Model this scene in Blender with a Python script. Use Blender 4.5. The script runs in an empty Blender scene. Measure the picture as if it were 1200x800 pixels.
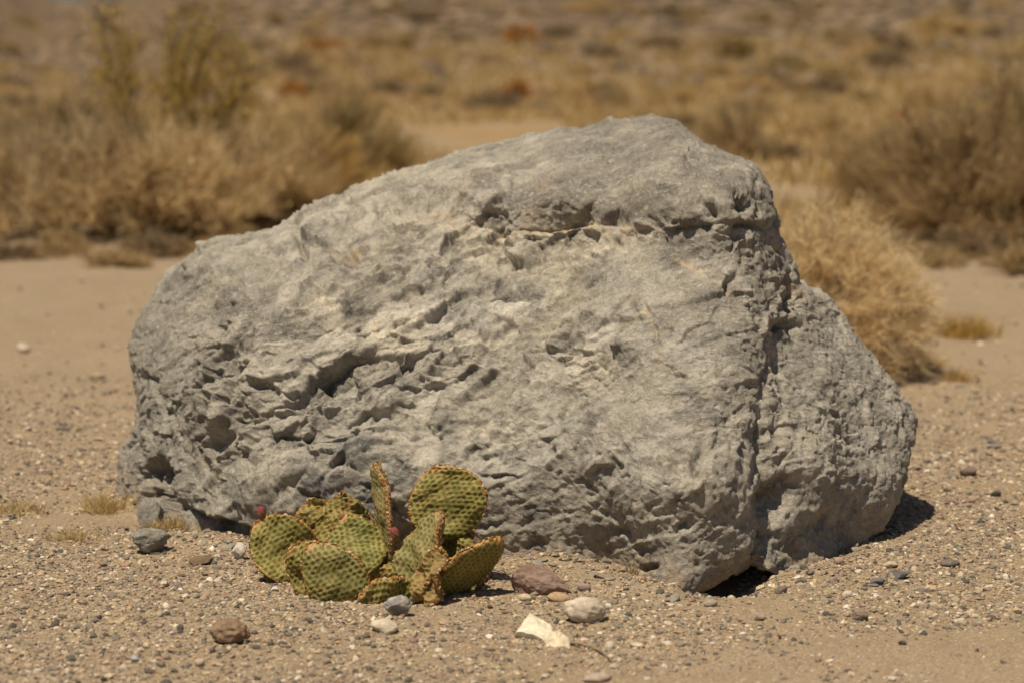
import bpy, math, random
import numpy as np
from mathutils import Vector

# ------------------------------------------------------------------ camera, sky, sun, exposure
scene = bpy.context.scene
COL = scene.collection
R = math.radians
CAM_H, F_PX, PX0, PY0, HOR = 0.96, 2800.0, 600.0, 400.0, 40.0
PITCH = math.atan((PY0 - HOR) / F_PX)
cam_d = bpy.data.cameras.new('camera'); cam = bpy.data.objects.new('camera', cam_d); COL.objects.link(cam)
cam.location = (0, 0, CAM_H); cam.rotation_euler = (math.pi / 2 - PITCH, 0, 0)
cam_d.sensor_width = 36.0; cam_d.lens = 36.0 * F_PX / 1200.0
cam_d.clip_start = 0.05; cam_d.clip_end = 20000
cam_d.dof.use_dof = True; cam_d.dof.focus_distance = 4.30; cam_d.dof.aperture_fstop = 3.4
scene.camera = cam

SUN_DIR = Vector((-0.24, -0.28, 0.93)).normalized()          # towards the sun
elev = math.asin(SUN_DIR.z); azim = math.atan2(SUN_DIR.x, SUN_DIR.y)
world = bpy.data.worlds.new('World'); scene.world = world; world.use_nodes = True
nt = world.node_tree
sky = nt.nodes.new('ShaderNodeTexSky'); sky.sky_type = 'NISHITA'; sky.sun_disc = False
sky.sun_elevation = elev; sky.sun_rotation = azim; sky.dust_density = 1.6; sky.altitude = 300
nt.links.new(sky.outputs[0], nt.nodes['Background'].inputs[0])
nt.nodes['Background'].inputs[1].default_value = 0.05
sun_d = bpy.data.lights.new('sun', 'SUN'); sun_d.energy = 5.0; sun_d.angle = R(0.5); sun_d.color = (1.0, 0.89, 0.71)
sun = bpy.data.objects.new('sun', sun_d); COL.objects.link(sun)
sun.rotation_euler = SUN_DIR.to_track_quat('Z', 'Y').to_euler(); sun.location = (-4, -3, 9)
scene.view_settings.view_transform = 'Standard'; scene.view_settings.look = 'None'
scene.view_settings.exposure = 0.13; scene.view_settings.gamma = 1.0
scene.view_settings.use_curve_mapping = False

# ------------------------------------------------------------------ helpers
rng = np.random.default_rng(7)
cp, sp_ = math.cos(PITCH), math.sin(PITCH)

def ray(px, py):
    """direction of a photo pixel (1200x800), scaled so that its y component is 1"""
    px = np.asarray(px, float); py = np.asarray(py, float)
    a = (px - PX0) / F_PX; b = (PY0 - py) / F_PX
    dy = cp + b * sp_; dz = -sp_ + b * cp
    return np.stack([a / dy, np.ones_like(a), dz / dy], -1)

def at(px, py, Y):
    return np.array([0, 0, CAM_H]) + ray(px, py) * np.asarray(Y, float)[..., None]

def gdepth(px, py):
    return -CAM_H / ray(px, py)[..., 2]

def hash3(ix, iy, iz, seed):
    with np.errstate(over='ignore'):
        h = (ix.astype(np.uint32) * np.uint32(374761393) + iy.astype(np.uint32) * np.uint32(668265263)
             + iz.astype(np.uint32) * np.uint32(2147483647 - 58) + np.uint32((seed * 974711 + 13) & 0xffffffff))
        h = (h ^ (h >> np.uint32(13))) * np.uint32(1274126177)
        h = (h ^ (h >> np.uint32(16))) * np.uint32(2246822519)
        return h ^ (h >> np.uint32(15))

_g = np.random.default_rng(3).normal(size=(1024, 3)); _g /= np.linalg.norm(_g, axis=1)[:, None]
_r = np.random.default_rng(4).random((1024, 4))

def perlin(P, seed=0):
    Pi = np.floor(P).astype(np.int64); f = P - Pi
    w = f * f * f * (f * (f * 6 - 15) + 10)
    out = np.zeros(len(P))
    for dx in (0, 1):
        for dy in (0, 1):
            for dz in (0, 1):
                g = _g[hash3(Pi[:, 0] + dx, Pi[:, 1] + dy, Pi[:, 2] + dz, seed) & np.uint32(1023)]
                d = g[:, 0] * (f[:, 0] - dx) + g[:, 1] * (f[:, 1] - dy) + g[:, 2] * (f[:, 2] - dz)
                wt = (w[:, 0] if dx else 1 - w[:, 0]) * (w[:, 1] if dy else 1 - w[:, 1]) * (w[:, 2] if dz else 1 - w[:, 2])
                out += wt * d
    return out * 1.6

def fbm(P, octs=4, seed=0, gain=.5):
    o = np.zeros(len(P)); a = 1.0
    for k in range(octs):
        o += a * perlin(P * 2 ** k + 17.3 * k, seed + k); a *= gain
    return o

def facets(P, seed=0, beta=16., tilt=1.0):
    """broken-stone relief: every random cell is a tilted plane, with a narrow step between neighbours; also a random value per cell"""
    Pi = np.floor(P).astype(np.int64)
    num = np.zeros(len(P)); den = np.zeros(len(P)); rv = np.zeros(len(P))
    for dx in (-1, 0, 1):
        for dy in (-1, 0, 1):
            for dz in (-1, 0, 1):
                h = hash3(Pi[:, 0] + dx, Pi[:, 1] + dy, Pi[:, 2] + dz, seed)
                r = _r[h & np.uint32(1023)]; g = _g[(h >> np.uint32(10)) & np.uint32(1023)]
                q = P - (Pi + np.array([dx, dy, dz]) + r[:, :3])
                w = np.exp(-beta * (q * q).sum(1)) + 1e-30
                num += w * ((r[:, 3] - .5) * .6 + tilt * (g * q).sum(1)); den += w; rv += w * r[:, 3]
    return num / den, rv / den

def smooth(a, b, x):
    t = np.clip((x - a) / (b - a), 0, 1); return t * t * (3 - 2 * t)

def mesh_np(name, V, F, mat=None, smooth_sh=True, color=None):
    """mesh from numpy arrays; F is (n,3) or (n,4) or a list of such arrays"""
    Fs = F if isinstance(F, list) else [F]
    me = bpy.data.meshes.new(name)
    V = np.ascontiguousarray(V, dtype=np.float32)
    me.vertices.add(len(V)); me.vertices.foreach_set('co', V.ravel())
    loops = np.concatenate([f.ravel() for f in Fs]).astype(np.int32)
    tot = np.concatenate([np.full(len(f), f.shape[1]) for f in Fs]).astype(np.int32)
    st = np.concatenate([[0], np.cumsum(tot)[:-1]]).astype(np.int32)
    me.loops.add(len(loops)); me.loops.foreach_set('vertex_index', loops)
    me.polygons.add(len(tot)); me.polygons.foreach_set('loop_start', st); me.polygons.foreach_set('loop_total', tot)
    me.polygons.foreach_set('use_smooth', np.full(len(tot), smooth_sh, dtype=bool))
    me.update(calc_edges=True)
    if color is not None:
        a = me.color_attributes.new('Col', 'FLOAT_COLOR', 'POINT')
        c = np.ones((len(V), 4), np.float32); c[:, :color.shape[1]] = color
        a.data.foreach_set('color', c.ravel())
    if mat: me.materials.append(mat)
    return me

def link(name, me, parent=None, label=None, cat=None, group=None, kind=None, loc=None):
    o = bpy.data.objects.new(name, me); COL.objects.link(o)
    if parent is not None: o.parent = parent
    if loc is not None: o.location = loc
    if label: o['label'] = label
    if cat: o['category'] = cat
    if group: o['group'] = group
    if kind: o['kind'] = kind
    return o

def N(nt_, typ, **kw):
    n = nt_.nodes.new(typ)
    for k, v in kw.items():
        if k.startswith('i_'):
            key = k[2:]; key = int(key) if key.isdigit() else key.replace('_', ' ')
            n.inputs[key].default_value = v
        else: setattr(n, k, v)
    return n

def new_mat(name, rough=.9, spec=.2):
    m = bpy.data.materials.new(name); m.use_nodes = True
    b = m.node_tree.nodes['Principled BSDF']
    b.inputs['Roughness'].default_value = rough; b.inputs['Specular IOR Level'].default_value = spec
    return m, m.node_tree, b

def mixc(t, fac, a, b, blend='MIX'):
    n = t.nodes.new('ShaderNodeMix'); n.data_type = 'RGBA'; n.blend_type = blend
    for sock, val in ((n.inputs[0], fac), (n.inputs[6], a), (n.inputs[7], b)):
        if hasattr(val, 'is_output'): t.links.new(val, sock)
        else: sock.default_value = val if not isinstance(val, tuple) else (*val, 1)[:4]
    return n.outputs[2]

def ramp(t, src, stops):
    n = t.nodes.new('ShaderNodeValToRGB'); e = n.color_ramp.elements
    while len(e) < len(stops): e.new(.5)
    for i, (p, c) in enumerate(stops):
        e[i].position = p; e[i].color = (*c, 1) if isinstance(c, tuple) else (c, c, c, 1)
    t.links.new(src, n.inputs[0]); return n.outputs[0]

def obj_coords(t):
    return t.nodes.new('ShaderNodeTexCoord').outputs['Object']

def noise(t, vec, scale, detail=4, rough=.55, dist=0):
    n = N(t, 'ShaderNodeTexNoise'); n.inputs['Scale'].default_value = scale
    n.inputs['Detail'].default_value = detail; n.inputs['Roughness'].default_value = rough
    n.inputs['Distortion'].default_value = dist
    t.links.new(vec, n.inputs['Vector']); return n.outputs['Fac']

def voro(t, vec, scale, feature='F1'):
    n = N(t, 'ShaderNodeTexVoronoi', feature=feature); n.inputs['Scale'].default_value = scale
    t.links.new(vec, n.inputs['Vector']); return n

def bump(t, bsdf, parts):
    prev = None
    for h, strength, dist in parts:
        b = N(t, 'ShaderNodeBump'); b.inputs['Strength'].default_value = strength; b.inputs['Distance'].default_value = dist
        t.links.new(h, b.inputs['Height'])
        if prev: t.links.new(prev, b.inputs['Normal'])
        prev = b.outputs[0]
    t.links.new(prev, bsdf.inputs['Normal'])

# ------------------------------------------------------------------ terrain height
def foot_y(px):
    """how far away the foot of the boulder is, for a direction"""
    return gdepth(px, np.interp(px, [135, 215, 300, 440, 560, 660, 720, 790, 850, 900, 960, 1010, 1050], [592, 636, 645, 660, 664, 668, 680, 700, 676, 660, 664, 640, 610]))

def ground_z(x, y):
    x = np.asarray(x, float); y = np.asarray(y, float)
    sh = x.shape; x = x.ravel(); y = y.ravel()
    P = np.stack([x, y, np.zeros_like(x)], -1)
    near = 1 - smooth(9, 20, y)
    z = near * smooth(4.6, 6.0, y) * (.018 * perlin(P * 2.6, 36) + .012 * perlin(P * 8., 37) + .006 * perlin(P * 22., 38)) + near * (0.006 * perlin(P * 2.2, 31) + 0.003 * perlin(P * 7.0, 32) + 0.0012 * perlin(P * 30.0, 33))
    z += (1 - near) * (0.10 * perlin(P * .11, 34) + .03 * perlin(P * .5, 35))
    def blob(cx, cy, sx, sy, h):
        return h * np.exp(-((x - cx) / sx) ** 2 - ((y - cy) / sy) ** 2)
    # hollow scoured below the boulder and the sand heaped beside it
    c = at(845., 690., gdepth(845., 690.)); z += blob(c[0] + .01, c[1] + .13, .10, .12, -.055)
    c = at(935., 668., gdepth(935., 668.)); z += blob(c[0], c[1] - .03, .10, .05, .018)
    c = at(640., 672., gdepth(640., 672.)); z += blob(c[0], c[1] + .02, .20, .06, .012)
    c = at(250., 645., gdepth(250., 645.)); z += blob(c[0], c[1] + .04, .12, .07, .010)
    ys_ = np.maximum(y, 1.); pxx = PX0 + x / ys_ * F_PX; dc = y - foot_y(pxx)
    z += np.where((pxx > 120) & (pxx < 800) & (np.abs(dc) < .3), (.012 + .010 * perlin(P * 9, 44)) * np.exp(-((dc - .02) / .055) ** 2), 0)
    # the stony slope that closes the view
    ang = x / np.maximum(y, 1.)
    w = smooth(.020, .055, np.abs(ang + .178))
    rise = 0.050 * np.maximum(0, y - 34) + .00012 * np.maximum(0, y - 34) ** 2
    rise = np.minimum(rise, 60)
    left = (0.96 + .0116 * 165) * smooth(34, 165, y)
    left = np.where(y > 165, left - .012 * (y - 165), left); left = np.maximum(left, -6)
    hill = w * rise + (1 - w) * left
    hill *= 1 + .12 * perlin(P * .06, 40) + .05 * perlin(P * .21, 41)
    z += np.where(y > 34, hill, 0)
    return z.reshape(sh)

# ------------------------------------------------------------------ materials
def mat_ground():
    m, t, b = new_mat('sandy_ground', .95, .1); co = obj_coords(t)
    n1 = noise(t, co, 1.6, 5); n2 = noise(t, co, 14, 6, .65); n3 = noise(t, co, 240, 3, .7)
    c = mixc(t, ramp(t, n1, [(.3, 0.), (.7, 1.)]), (.262, .194, .114), (.315, .238, .150))
    c = mixc(t, ramp(t, n2, [(.35, 0.), (.75, .55)]), c, (.245, .180, .115))
    n4 = noise(t, co, 5.5, 5, .7, .5); c = mixc(t, ramp(t, n4, [(.48, 0.), (.68, .6)]), c, (.235, .165, .10))
    # coarse grains of differing stone
    v = voro(t, co, 330); hsv = t.nodes.new('ShaderNodeSeparateColor'); t.links.new(v.outputs['Color'], hsv.inputs[0])
    grain = ramp(t, hsv.outputs[0], [(0., (.09, .07, .055)), (.25, (.19, .14, .09)), (.5, (.31, .23, .15)), (.8, (.38, .295, .205)), (1., (.56, .47, .36))])
    c = mixc(t, ramp(t, hsv.outputs[1], [(.45, 0.), (.75, .75)]), c, grain)
    c = mixc(t, ramp(t, n3, [(.3, .35), (.7, 0.)]), c, (.18, .13, .085))
    # far off: straw-coloured litter and stony brown
    sep = t.nodes.new('ShaderNodeSeparateXYZ'); t.links.new(co, sep.inputs[0])
    mr = N(t, 'ShaderNodeMapRange'); mr.inputs['From Min'].default_value = 11; mr.inputs['From Max'].default_value = 22
    t.links.new(sep.outputs[1], mr.inputs[0])
    nf = noise(t, co, .45, 5, .6); nf2 = noise(t, co, 2.2, 4, .6)
    straw = mixc(t, ramp(t, nf2, [(.35, 0.), (.65, 1.)]), (.235, .150, .060), (.295, .195, .085))
    mm = N(t, 'ShaderNodeMath', operation='MULTIPLY'); t.links.new(mr.outputs[0], mm.inputs[0]); t.links.new(ramp(t, nf, [(.38, 0.), (.55, .85)]), mm.inputs[1])
    c = mixc(t, mm.outputs[0], c, straw)
    mr2 = N(t, 'ShaderNodeMapRange'); mr2.inputs['From Min'].default_value = 36; mr2.inputs['From Max'].default_value = 52
    t.links.new(sep.outputs[1], mr2.inputs[0])
    stony = mixc(t, nf2, (.078, .054, .036), (.120, .083, .052))
    mm2 = N(t, 'ShaderNodeMath', operation='MULTIPLY'); t.links.new(mr2.outputs[0], mm2.inputs[0]); t.links.new(ramp(t, nf, [(.30, 1.), (.66, .6)]), mm2.inputs[1])
    c = mixc(t, mm2.outputs[0], c, stony)
    t.links.new(c, b.inputs['Base Color'])
    bump(t, b, [(n2, .35, .012), (v.outputs['Distance'], .5, .0016), (n3, .5, .002)])
    return m

def mat_vcol(name, rough=.9, spec=.15, nscale=300, var=.25, bstr=.4, bdist=.001, trans=None):
    """colour from the mesh's own colour attribute with grain on top"""
    m, t, b = new_mat(name, rough, spec); co = obj_coords(t)
    a = N(t, 'ShaderNodeVertexColor', layer_name='Col')
    n1 = noise(t, co, nscale, 4, .65)
    c = mixc(t, ramp(t, n1, [(.3, var), (.65, 0.)]), a.outputs[0], (.03, .022, .015))
    t.links.new(c, b.inputs['Base Color'])
    if bstr: bump(t, b, [(n1, bstr, bdist)])
    if trans:                                                             # thin dry blades let light through
        tr = N(t, 'ShaderNodeBsdfTranslucent'); t.links.new(c, tr.inputs[0])
        mx = N(t, 'ShaderNodeMixShader'); mx.inputs[0].default_value = trans
        t.links.new(b.outputs[0], mx.inputs[1]); t.links.new(tr.outputs[0], mx.inputs[2])
        t.links.new(mx.outputs[0], t.nodes['Material Output'].inputs[0])
    return m

def mat_rock():
    m, t, b = new_mat('boulder_limestone', .92, .12); co = obj_coords(t)
    a = N(t, 'ShaderNodeVertexColor', layer_name='Col')
    n1 = noise(t, co, 26, 7, .68, .4); n2 = noise(t, co, 110, 5, .7, .6); n3 = noise(t, co, 420, 3, .7)
    c = mixc(t, ramp(t, n1, [(.33, .60), (.55, 0.)]), a.outputs[0], (.14, .128, .108))
    c = mixc(t, ramp(t, n2, [(.52, 0.), (.70, .7)]), c, (.60, .545, .45))
    c = mixc(t, ramp(t, n3, [(.30, .55), (.44, 0.)]), c, (.12, .11, .095))
    # hairline calcite streaks
    v = voro(t, co, 16, 'DISTANCE_TO_EDGE')
    mp = N(t, 'ShaderNodeMapping'); mp.inputs['Rotation'].default_value = (.4, .7, .3); mp.inputs['Scale'].default_value = (1.7, 1, .55)
    dn = N(t, 'ShaderNodeTexNoise'); dn.inputs['Scale'].default_value = 20; t.links.new(co, dn.inputs['Vector'])
    vm = N(t, 'ShaderNodeVectorMath', operation='MULTIPLY_ADD'); t.links.new(dn.outputs['Color'], vm.inputs[0]); vm.inputs[1].default_value = (.05, .05, .05); t.links.new(co, vm.inputs[2])
    t.links.new(vm.outputs[0], mp.inputs[0]); t.links.new(mp.outputs[0], v.inputs['Vector'])
    streak = ramp(t, v.outputs['Distance'], [(0., .30), (.02, 0.)])
    c = mixc(t, streak, c, (.47, .42, .34))
    t.links.new(c, b.inputs['Base Color'])
    w = voro(t, mp.outputs[0], 90, 'F1')
    bump(t, b, [(n1, .6, .014), (n2, 1., .0075), (n3, .8, .0024)])
    return m

M_GROUND = mat_ground(); M_ROCK = mat_rock()
M_GRAVEL = mat_vcol('gravel_stone', .85, .25, 420, .22, .4, .0006)
M_STONE = mat_vcol('loose_stone', .9, .2, 160, .30, .6, .0018)
M_TWIG = mat_vcol('dry_stems', .9, .1, 60, .15, 0, trans=.55)
M_LEAF = mat_vcol('shrub_leaves', .8, .15, 60, .15, 0, trans=.55)
M_PAD = mat_vcol('cactus_skin', .62, .30, 500, .10, .35, .0006)
M_AREOLE = mat_vcol('glochid_tufts', .9, .1, 800, .25, 0)
M_BUD = mat_vcol('cactus_bud', .7, .25, 500, .2, .4, .0006)

# ------------------------------------------------------------------ ground sheet
def axis_lines(lo, hi, dense, lim, ratio):
    a = list(np.arange(lo, hi + 1e-9, dense)); s = dense
    x = a[-1]
    while x < lim[1]: s *= ratio; x += s; a.append(x)
    s = dense; x = a[0]; b = []
    while x > lim[0]: s *= ratio; x -= s; b.append(x)
    return np.array(b[::-1] + a)

xs = axis_lines(-1.25, 1.25, .0160, (-5200, 5200), 1.12)
ys = axis_lines(3.2, 5.4, .0160, (-300, 9000), 1.05)
X, Y = np.meshgrid(xs, ys)
V = np.stack([X, Y, ground_z(X, Y)], -1).reshape(-1, 3)
nx, ny = len(xs), len(ys)
i, j = np.meshgrid(np.arange(nx - 1), np.arange(ny - 1)); q = (j * nx + i).ravel()
link('ground', mesh_np('ground', V, np.stack([q, q + 1, q + nx + 1, q + nx], -1), M_GROUND), kind='structure')

# ------------------------------------------------------------------ the boulder
OUT = np.array([
    (215, 320), (248, 293), (300, 279), (335, 262), (352, 246), (390, 231), (430, 217), (458, 198), (500, 190), (560, 171),
    (610, 159), (660, 148), (700, 143), (740, 136), (765, 135), (790, 143), (808, 155), (825, 170), (855, 184), (888, 194), (906, 222),   # top
    (915, 258), (914, 280), (926, 296), (938, 316), (944, 333), (974, 350), (990, 374), (1010, 404), (1040, 440), (1062, 468),
    (1077, 490), (1069, 520), (1060, 546), (1062, 560), (1050, 598),                                                                     # right
    (1034, 622), (1008, 648), (985, 668), (955, 690), (930, 690), (905, 672), (880, 664), (855, 676), (828, 692), (812, 704), (795, 716),
    (760, 712), (720, 702), (660, 696), (600, 692), (560, 690), (440, 690), (330, 676), (270, 668), (235, 660), (200, 645), (165, 625),   # bottom
    (140, 612), (133, 588), (135, 560), (140, 530), (155, 500), (158, 470), (153, 440), (150, 402), (160, 378), (185, 345)], float)       # left
CORN = [0, 20, 35, 57]                       # TL TR BR BL as indices
def side(a, b):
    idx = list(range(a, b + 1)) if b > a else list(range(a, len(OUT))) + [0]
    return OUT[idx]
sides = [side(CORN[0], CORN[1]), side(CORN[1], CORN[2]), side(CORN[2], CORN[3]), side(CORN[3], 0)]
def along(poly, t):
    """smooth (Catmull-Rom like) position at arc-length fraction t"""
    d = np.concatenate([[0], np.cumsum(np.linalg.norm(np.diff(poly, axis=0), axis=1))]); d /= d[-1]
    tt = np.clip(t, 0, 1)
    return np.stack([np.interp(tt, d, poly[:, 0]), np.interp(tt, d, poly[:, 1])], -1)

CTRL = np.array([
    (140, 590, 4.86), (175, 600, 4.74), (215, 625, 4.56), (300, 640, 4.44), (440, 655, 4.345), (560, 660, 4.315), (660, 665, 4.285), (720, 674, 4.23), (790, 694, 4.10), (835, 672, 4.12), (880, 645, 4.18), (950, 650, 4.30), (1010, 620, 4.42),
    (170, 560, 4.78), (220, 560, 4.62), (300, 570, 4.42), (440, 570, 4.34), (560, 570, 4.31), (660, 570, 4.27), (790, 570, 4.13), (855, 565, 4.15), (903, 560, 4.26), (960, 565, 4.32), (1030, 560, 4.45),
    (180, 450, 4.84), (300, 450, 4.55), (440, 450, 4.46), (560, 450, 4.43), (660, 450, 4.38), (790, 450, 4.25), (860, 450, 4.27), (905, 450, 4.37), (960, 450, 4.45), (1040, 470, 4.60),
    (225, 350, 4.92), (300, 350, 4.72), (440, 350, 4.61), (560, 350, 4.59), (660, 350, 4.54), (790, 350, 4.41), (860, 350, 4.40), (900, 345, 4.46), (945, 360, 4.58), (975, 375, 4.66),
    (310, 290, 4.94), (440, 285, 4.77), (560, 285, 4.73), (660, 285, 4.68), (790, 285, 4.54), (860, 285, 4.48), (900, 285, 4.54),
    (400, 245, 5.0), (470, 255, 4.86), (560, 252, 4.77), (660, 255, 4.69), (790, 250, 4.54), (860, 250, 4.49), (895, 240, 4.58),
    (470, 210, 5.12), (560, 212, 4.86), (660, 208, 4.74), (790, 205, 4.58), (860, 208, 4.58),
    (560, 180, 5.16), (620, 170, 5.10), (700, 168, 4.93), (790, 165, 4.75), (830, 180, 4.72), (740, 142, 5.10), (780, 146, 5.0)], float)
def rbf_fit(C):
    p = C[:, :2] / 100.; n = len(p)
    A = np.sqrt(((p[:, None] - p[None]) ** 2).sum(-1) + .12)
    Pm = np.concatenate([np.ones((n, 1)), p], 1)
    M = np.block([[A - .02 * 0 * np.eye(n), Pm], [Pm.T, np.zeros((3, 3))]])
    return p, np.linalg.solve(M, np.concatenate([C[:, 2], np.zeros(3)]))
_rp, _rw = rbf_fit(CTRL)
def base_depth(px, py):
    q = np.stack([px, py], -1) / 100.
    o = _rw[-3] + _rw[-2] * q[:, 0] + _rw[-1] * q[:, 1]
    for k in range(len(_rp)):
        o = o + _rw[k] * np.sqrt(((q - _rp[k]) ** 2).sum(-1) + .12)
    return o

def poly_dist(px, py, pts):
    """distance to a polyline, signed side (+ on the upper/left-hand side of its direction) and position along it"""
    pts = np.array(pts, float); best = np.full(px.shape, 1e9); sg = np.zeros_like(px); tt = np.zeros_like(px)
    L = np.concatenate([[0], np.cumsum(np.linalg.norm(np.diff(pts, axis=0), axis=1))]); L /= L[-1]
    for k in range(len(pts) - 1):
        a, b = pts[k], pts[k + 1]; ab = b - a; l2 = (ab ** 2).sum()
        t = np.clip(((px - a[0]) * ab[0] + (py - a[1]) * ab[1]) / l2, 0, 1)
        dx = px - a[0] - t * ab[0]; dy = py - a[1] - t * ab[1]; d = np.hypot(dx, dy)
        cr = ab[1] * (px - a[0]) - ab[0] * (py - a[1])      # + : above a line drawn left to right
        m = d < best
        best = np.where(m, d, best); sg = np.where(m, np.sign(cr), sg); tt = np.where(m, L[k] + t * (L[k + 1] - L[k]), tt)
    return best, sg, tt

def make_boulder():
    NU, NV = 650, 405
    C0 = np.array([600., 430.])
    u, v = np.meshgrid(np.linspace(-1, 1, NU), np.linspace(-1, 1, NV))       # v=-1 top
    s = np.maximum(np.maximum(np.abs(u), np.abs(v)), 1e-6)
    un, vn = u / s, v / s
    O = np.zeros((NV, NU, 2))
    top = (np.abs(vn) >= np.abs(un)) & (vn < 0); bot = (np.abs(vn) >= np.abs(un)) & (vn > 0)
    rgt = (np.abs(un) > np.abs(vn)) & (un > 0); lft = (np.abs(un) > np.abs(vn)) & (un < 0)
    O[top] = along(sides[0], (un[top] + 1) / 2); O[rgt] = along(sides[1], (vn[rgt] + 1) / 2)
    O[bot] = along(sides[2], (1 - un[bot]) / 2); O[lft] = along(sides[3], (1 - vn[lft]) / 2)
    g = 1 - (1 - s) ** 1.2
    p = C0 + g[..., None] * (O - C0)
    px, py = p[..., 0].ravel(), p[..., 1].ravel(); g = g.ravel()
    def E(px_, py_): return .055 + .09 * (1 - smooth(520, 640, py_)) * (1 - .5 * smooth(900, 1000, px_))
    D = base_depth(px, py) + E(px, py) * (1 - np.sqrt(np.maximum(0, 1 - g ** (9 + 14 * smooth(520, 640, py)))))
    V = at(px, py, D)
    # back half: rings that close behind the limb
    ring = np.concatenate([np.arange(NU), (np.arange(1, NV) * NU + NU - 1), ((NV - 1) * NU + np.arange(NU - 2, -1, -1)), (np.arange(NV - 2, 0, -1) * NU)])
    nr = len(ring); K = 20
    rp = np.stack([px[ring], py[ring]], -1); rD = D[ring]
    Vb = []; bp = []
    for k in range(1, K + 1):
        a = k / K * math.pi / 2; f = math.cos(a) ** .75 if k < K else 0.012
        pk = C0 + f * (rp - C0)
        P = at(pk[:, 0], pk[:, 1], rD); P[:, 1] += (5.42 - rD) * math.sin(a)
        Vb.append(P); bp.append(pk)
    nf = len(V)
    V = np.concatenate([V] + Vb); bp = np.concatenate(bp)
    PX = np.concatenate([px, bp[:, 0]]); PY = np.concatenate([py, bp[:, 1]]); front = np.concatenate([np.ones(nf), np.zeros(len(bp))])
    i, j = np.meshgrid(np.arange(NU - 1), np.arange(NV - 1)); q = (j * NU + i).ravel()
    F1 = np.stack([q, q + NU, q + NU + 1, q + 1], -1)
    prev = ring; Fb = []
    for k in range(K):
        cur = nf + k * nr + np.arange(nr)
        Fb.append(np.stack([prev, np.roll(prev, -1), np.roll(cur, -1), cur], -1)); prev = cur
    F = np.concatenate([F1] + Fb)
    def normals(V):
        a, b, c, d = V[F[:, 0]], V[F[:, 1]], V[F[:, 2]], V[F[:, 3]]
        n = np.cross(c - a, d - b); out = np.zeros_like(V)
        for k in range(4): 
            for ax in range(3): out[:, ax] += np.bincount(F[:, k], n[:, ax], len(V))
        return out / np.maximum(np.linalg.norm(out, axis=1), 1e-12)[:, None]
    Nn = normals(V)
    # ---- relief. region masks in photo position (front) and everywhere
    wob = np.stack([fbm(V * 9, 5, 50, .6), fbm(V * 9 + 40, 5, 53, .6)], -1) * 11
    depth_mod = np.clip(.75 + .9 * fbm(V * 16, 3, 57), .1, 1.6)
    wx, wy = PX + wob[:, 0], PY + wob[:, 1]                               # wobbly coordinates: strokes never run straight
    def box(x0, x1, y0, y1, e):
        return smooth(x0 - e, x0 + e, PX) * (1 - smooth(x1 - e, x1 + e, PX)) * smooth(y0 - e, y0 + e, PY) * (1 - smooth(y1 - e, y1 + e, PY))
    chip = np.clip(.35 + .75 * box(210, 720, 285, 540, 40) + .35 * box(340, 600, 190, 300, 25) + .10 * box(860, 1080, 260, 660, 20) - .12 * box(560, 1080, 470, 700, 40), .2, 1.1)
    W = V + .011 * np.stack([fbm(V * 7, 2, 60), fbm(V * 7 + 9, 2, 63), fbm(V * 7 + 19, 2, 66)], -1)
    Wr = W @ np.array([[.85, .1, -.42], [0, 1., .2], [.45, -.2, .87]])     # bedding climbs to the right
    W2 = W @ np.array([[.9, .2, -.3], [-.1, .95, .3], [.35, -.25, .9]])
    h0, r0 = facets(Wr * np.array([3.6, 3.6, 5.0]), 1, 16.)
    f2, r2 = facets(Wr * np.array([6, 7.5, 14]), 2, 34.); f3, r3 = facets(W2 * np.array([17, 17, 27]), 3, 40.)
    f4, r4 = facets(Wr * np.array([38, 38, 55]), 4, 36.); f5, r5 = facets(W2 * np.array([85, 85, 70]), 5, 25.)
    pat = smooth(-.35, .35, fbm(V * 4.5, 2, 77)) * .6 + .4                # some faces stay smooth, others are shattered
    calm = 1 - .6 * front * np.concatenate([smooth(.72, .97, g), np.ones(len(bp))]) * (1 - smooth(560, 640, PY))
    h = .036 * h0 * (.3 + .7 * chip) * calm + .023 * f2 * chip * (.5 + .5 * pat) * calm + .0185 * f3 * chip * pat + 0.0072 * f4 * (.25 + .75 * chip) * (.4 + .6 * pat) + .0022 * f5 * (.5 + .5 * chip)
    rid = 1 - np.abs(perlin(Wr * np.array([14, 14, 42]), 8)); h += .0035 * (rid - .6) * chip
    h += .006 * fbm(V * 6, 3, 70) + .0020 * fbm(V * 40, 4, 75, .6)
    pit = perlin(V * 55, 81); pm = .45 * box(690, 1080, 440, 700, 40) + .25
    h -= .0045 * smooth(.35, .75, pit) * pm + .0022 * smooth(.3, .7, perlin(V * 120, 83)) * (pm + .3)
    # ---- strokes traced from the photograph
    def groove(pts, w, d, tip=.15, wf=1.):
        nonlocal h
        ds, sg, t = poly_dist(PX + wf * wob[:, 0], PY + wf * wob[:, 1], pts)
        env = smooth(0, tip, t) * (1 - smooth(1 - tip, 1, t)) if tip else 1
        h = h - front * env * d * .6 * depth_mod * np.exp(-(ds / w) ** 2)
    def step(pts, up, lu, dn, ld, w=2.0, tip=.18, wf=1.):
        """surface stands `up` proud above the line, fading over lu px, and `dn` recessed below, fading over ld px"""
        nonlocal h
        ds, sg, t = poly_dist(PX + wf * wob[:, 0], PY + wf * wob[:, 1], pts)
        env = smooth(0, tip, t) * (1 - smooth(1 - tip, 1, t)); end = (t > .001) & (t < .999)
        sd = ds * sg; k = smooth(-w, w, sd)
        h = h + front * env * depth_mod * (k * up * np.exp(-ds / lu) * .7 - (1 - k) * dn * .5 * np.exp(-(ds / ld) ** 1.5))
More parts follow.
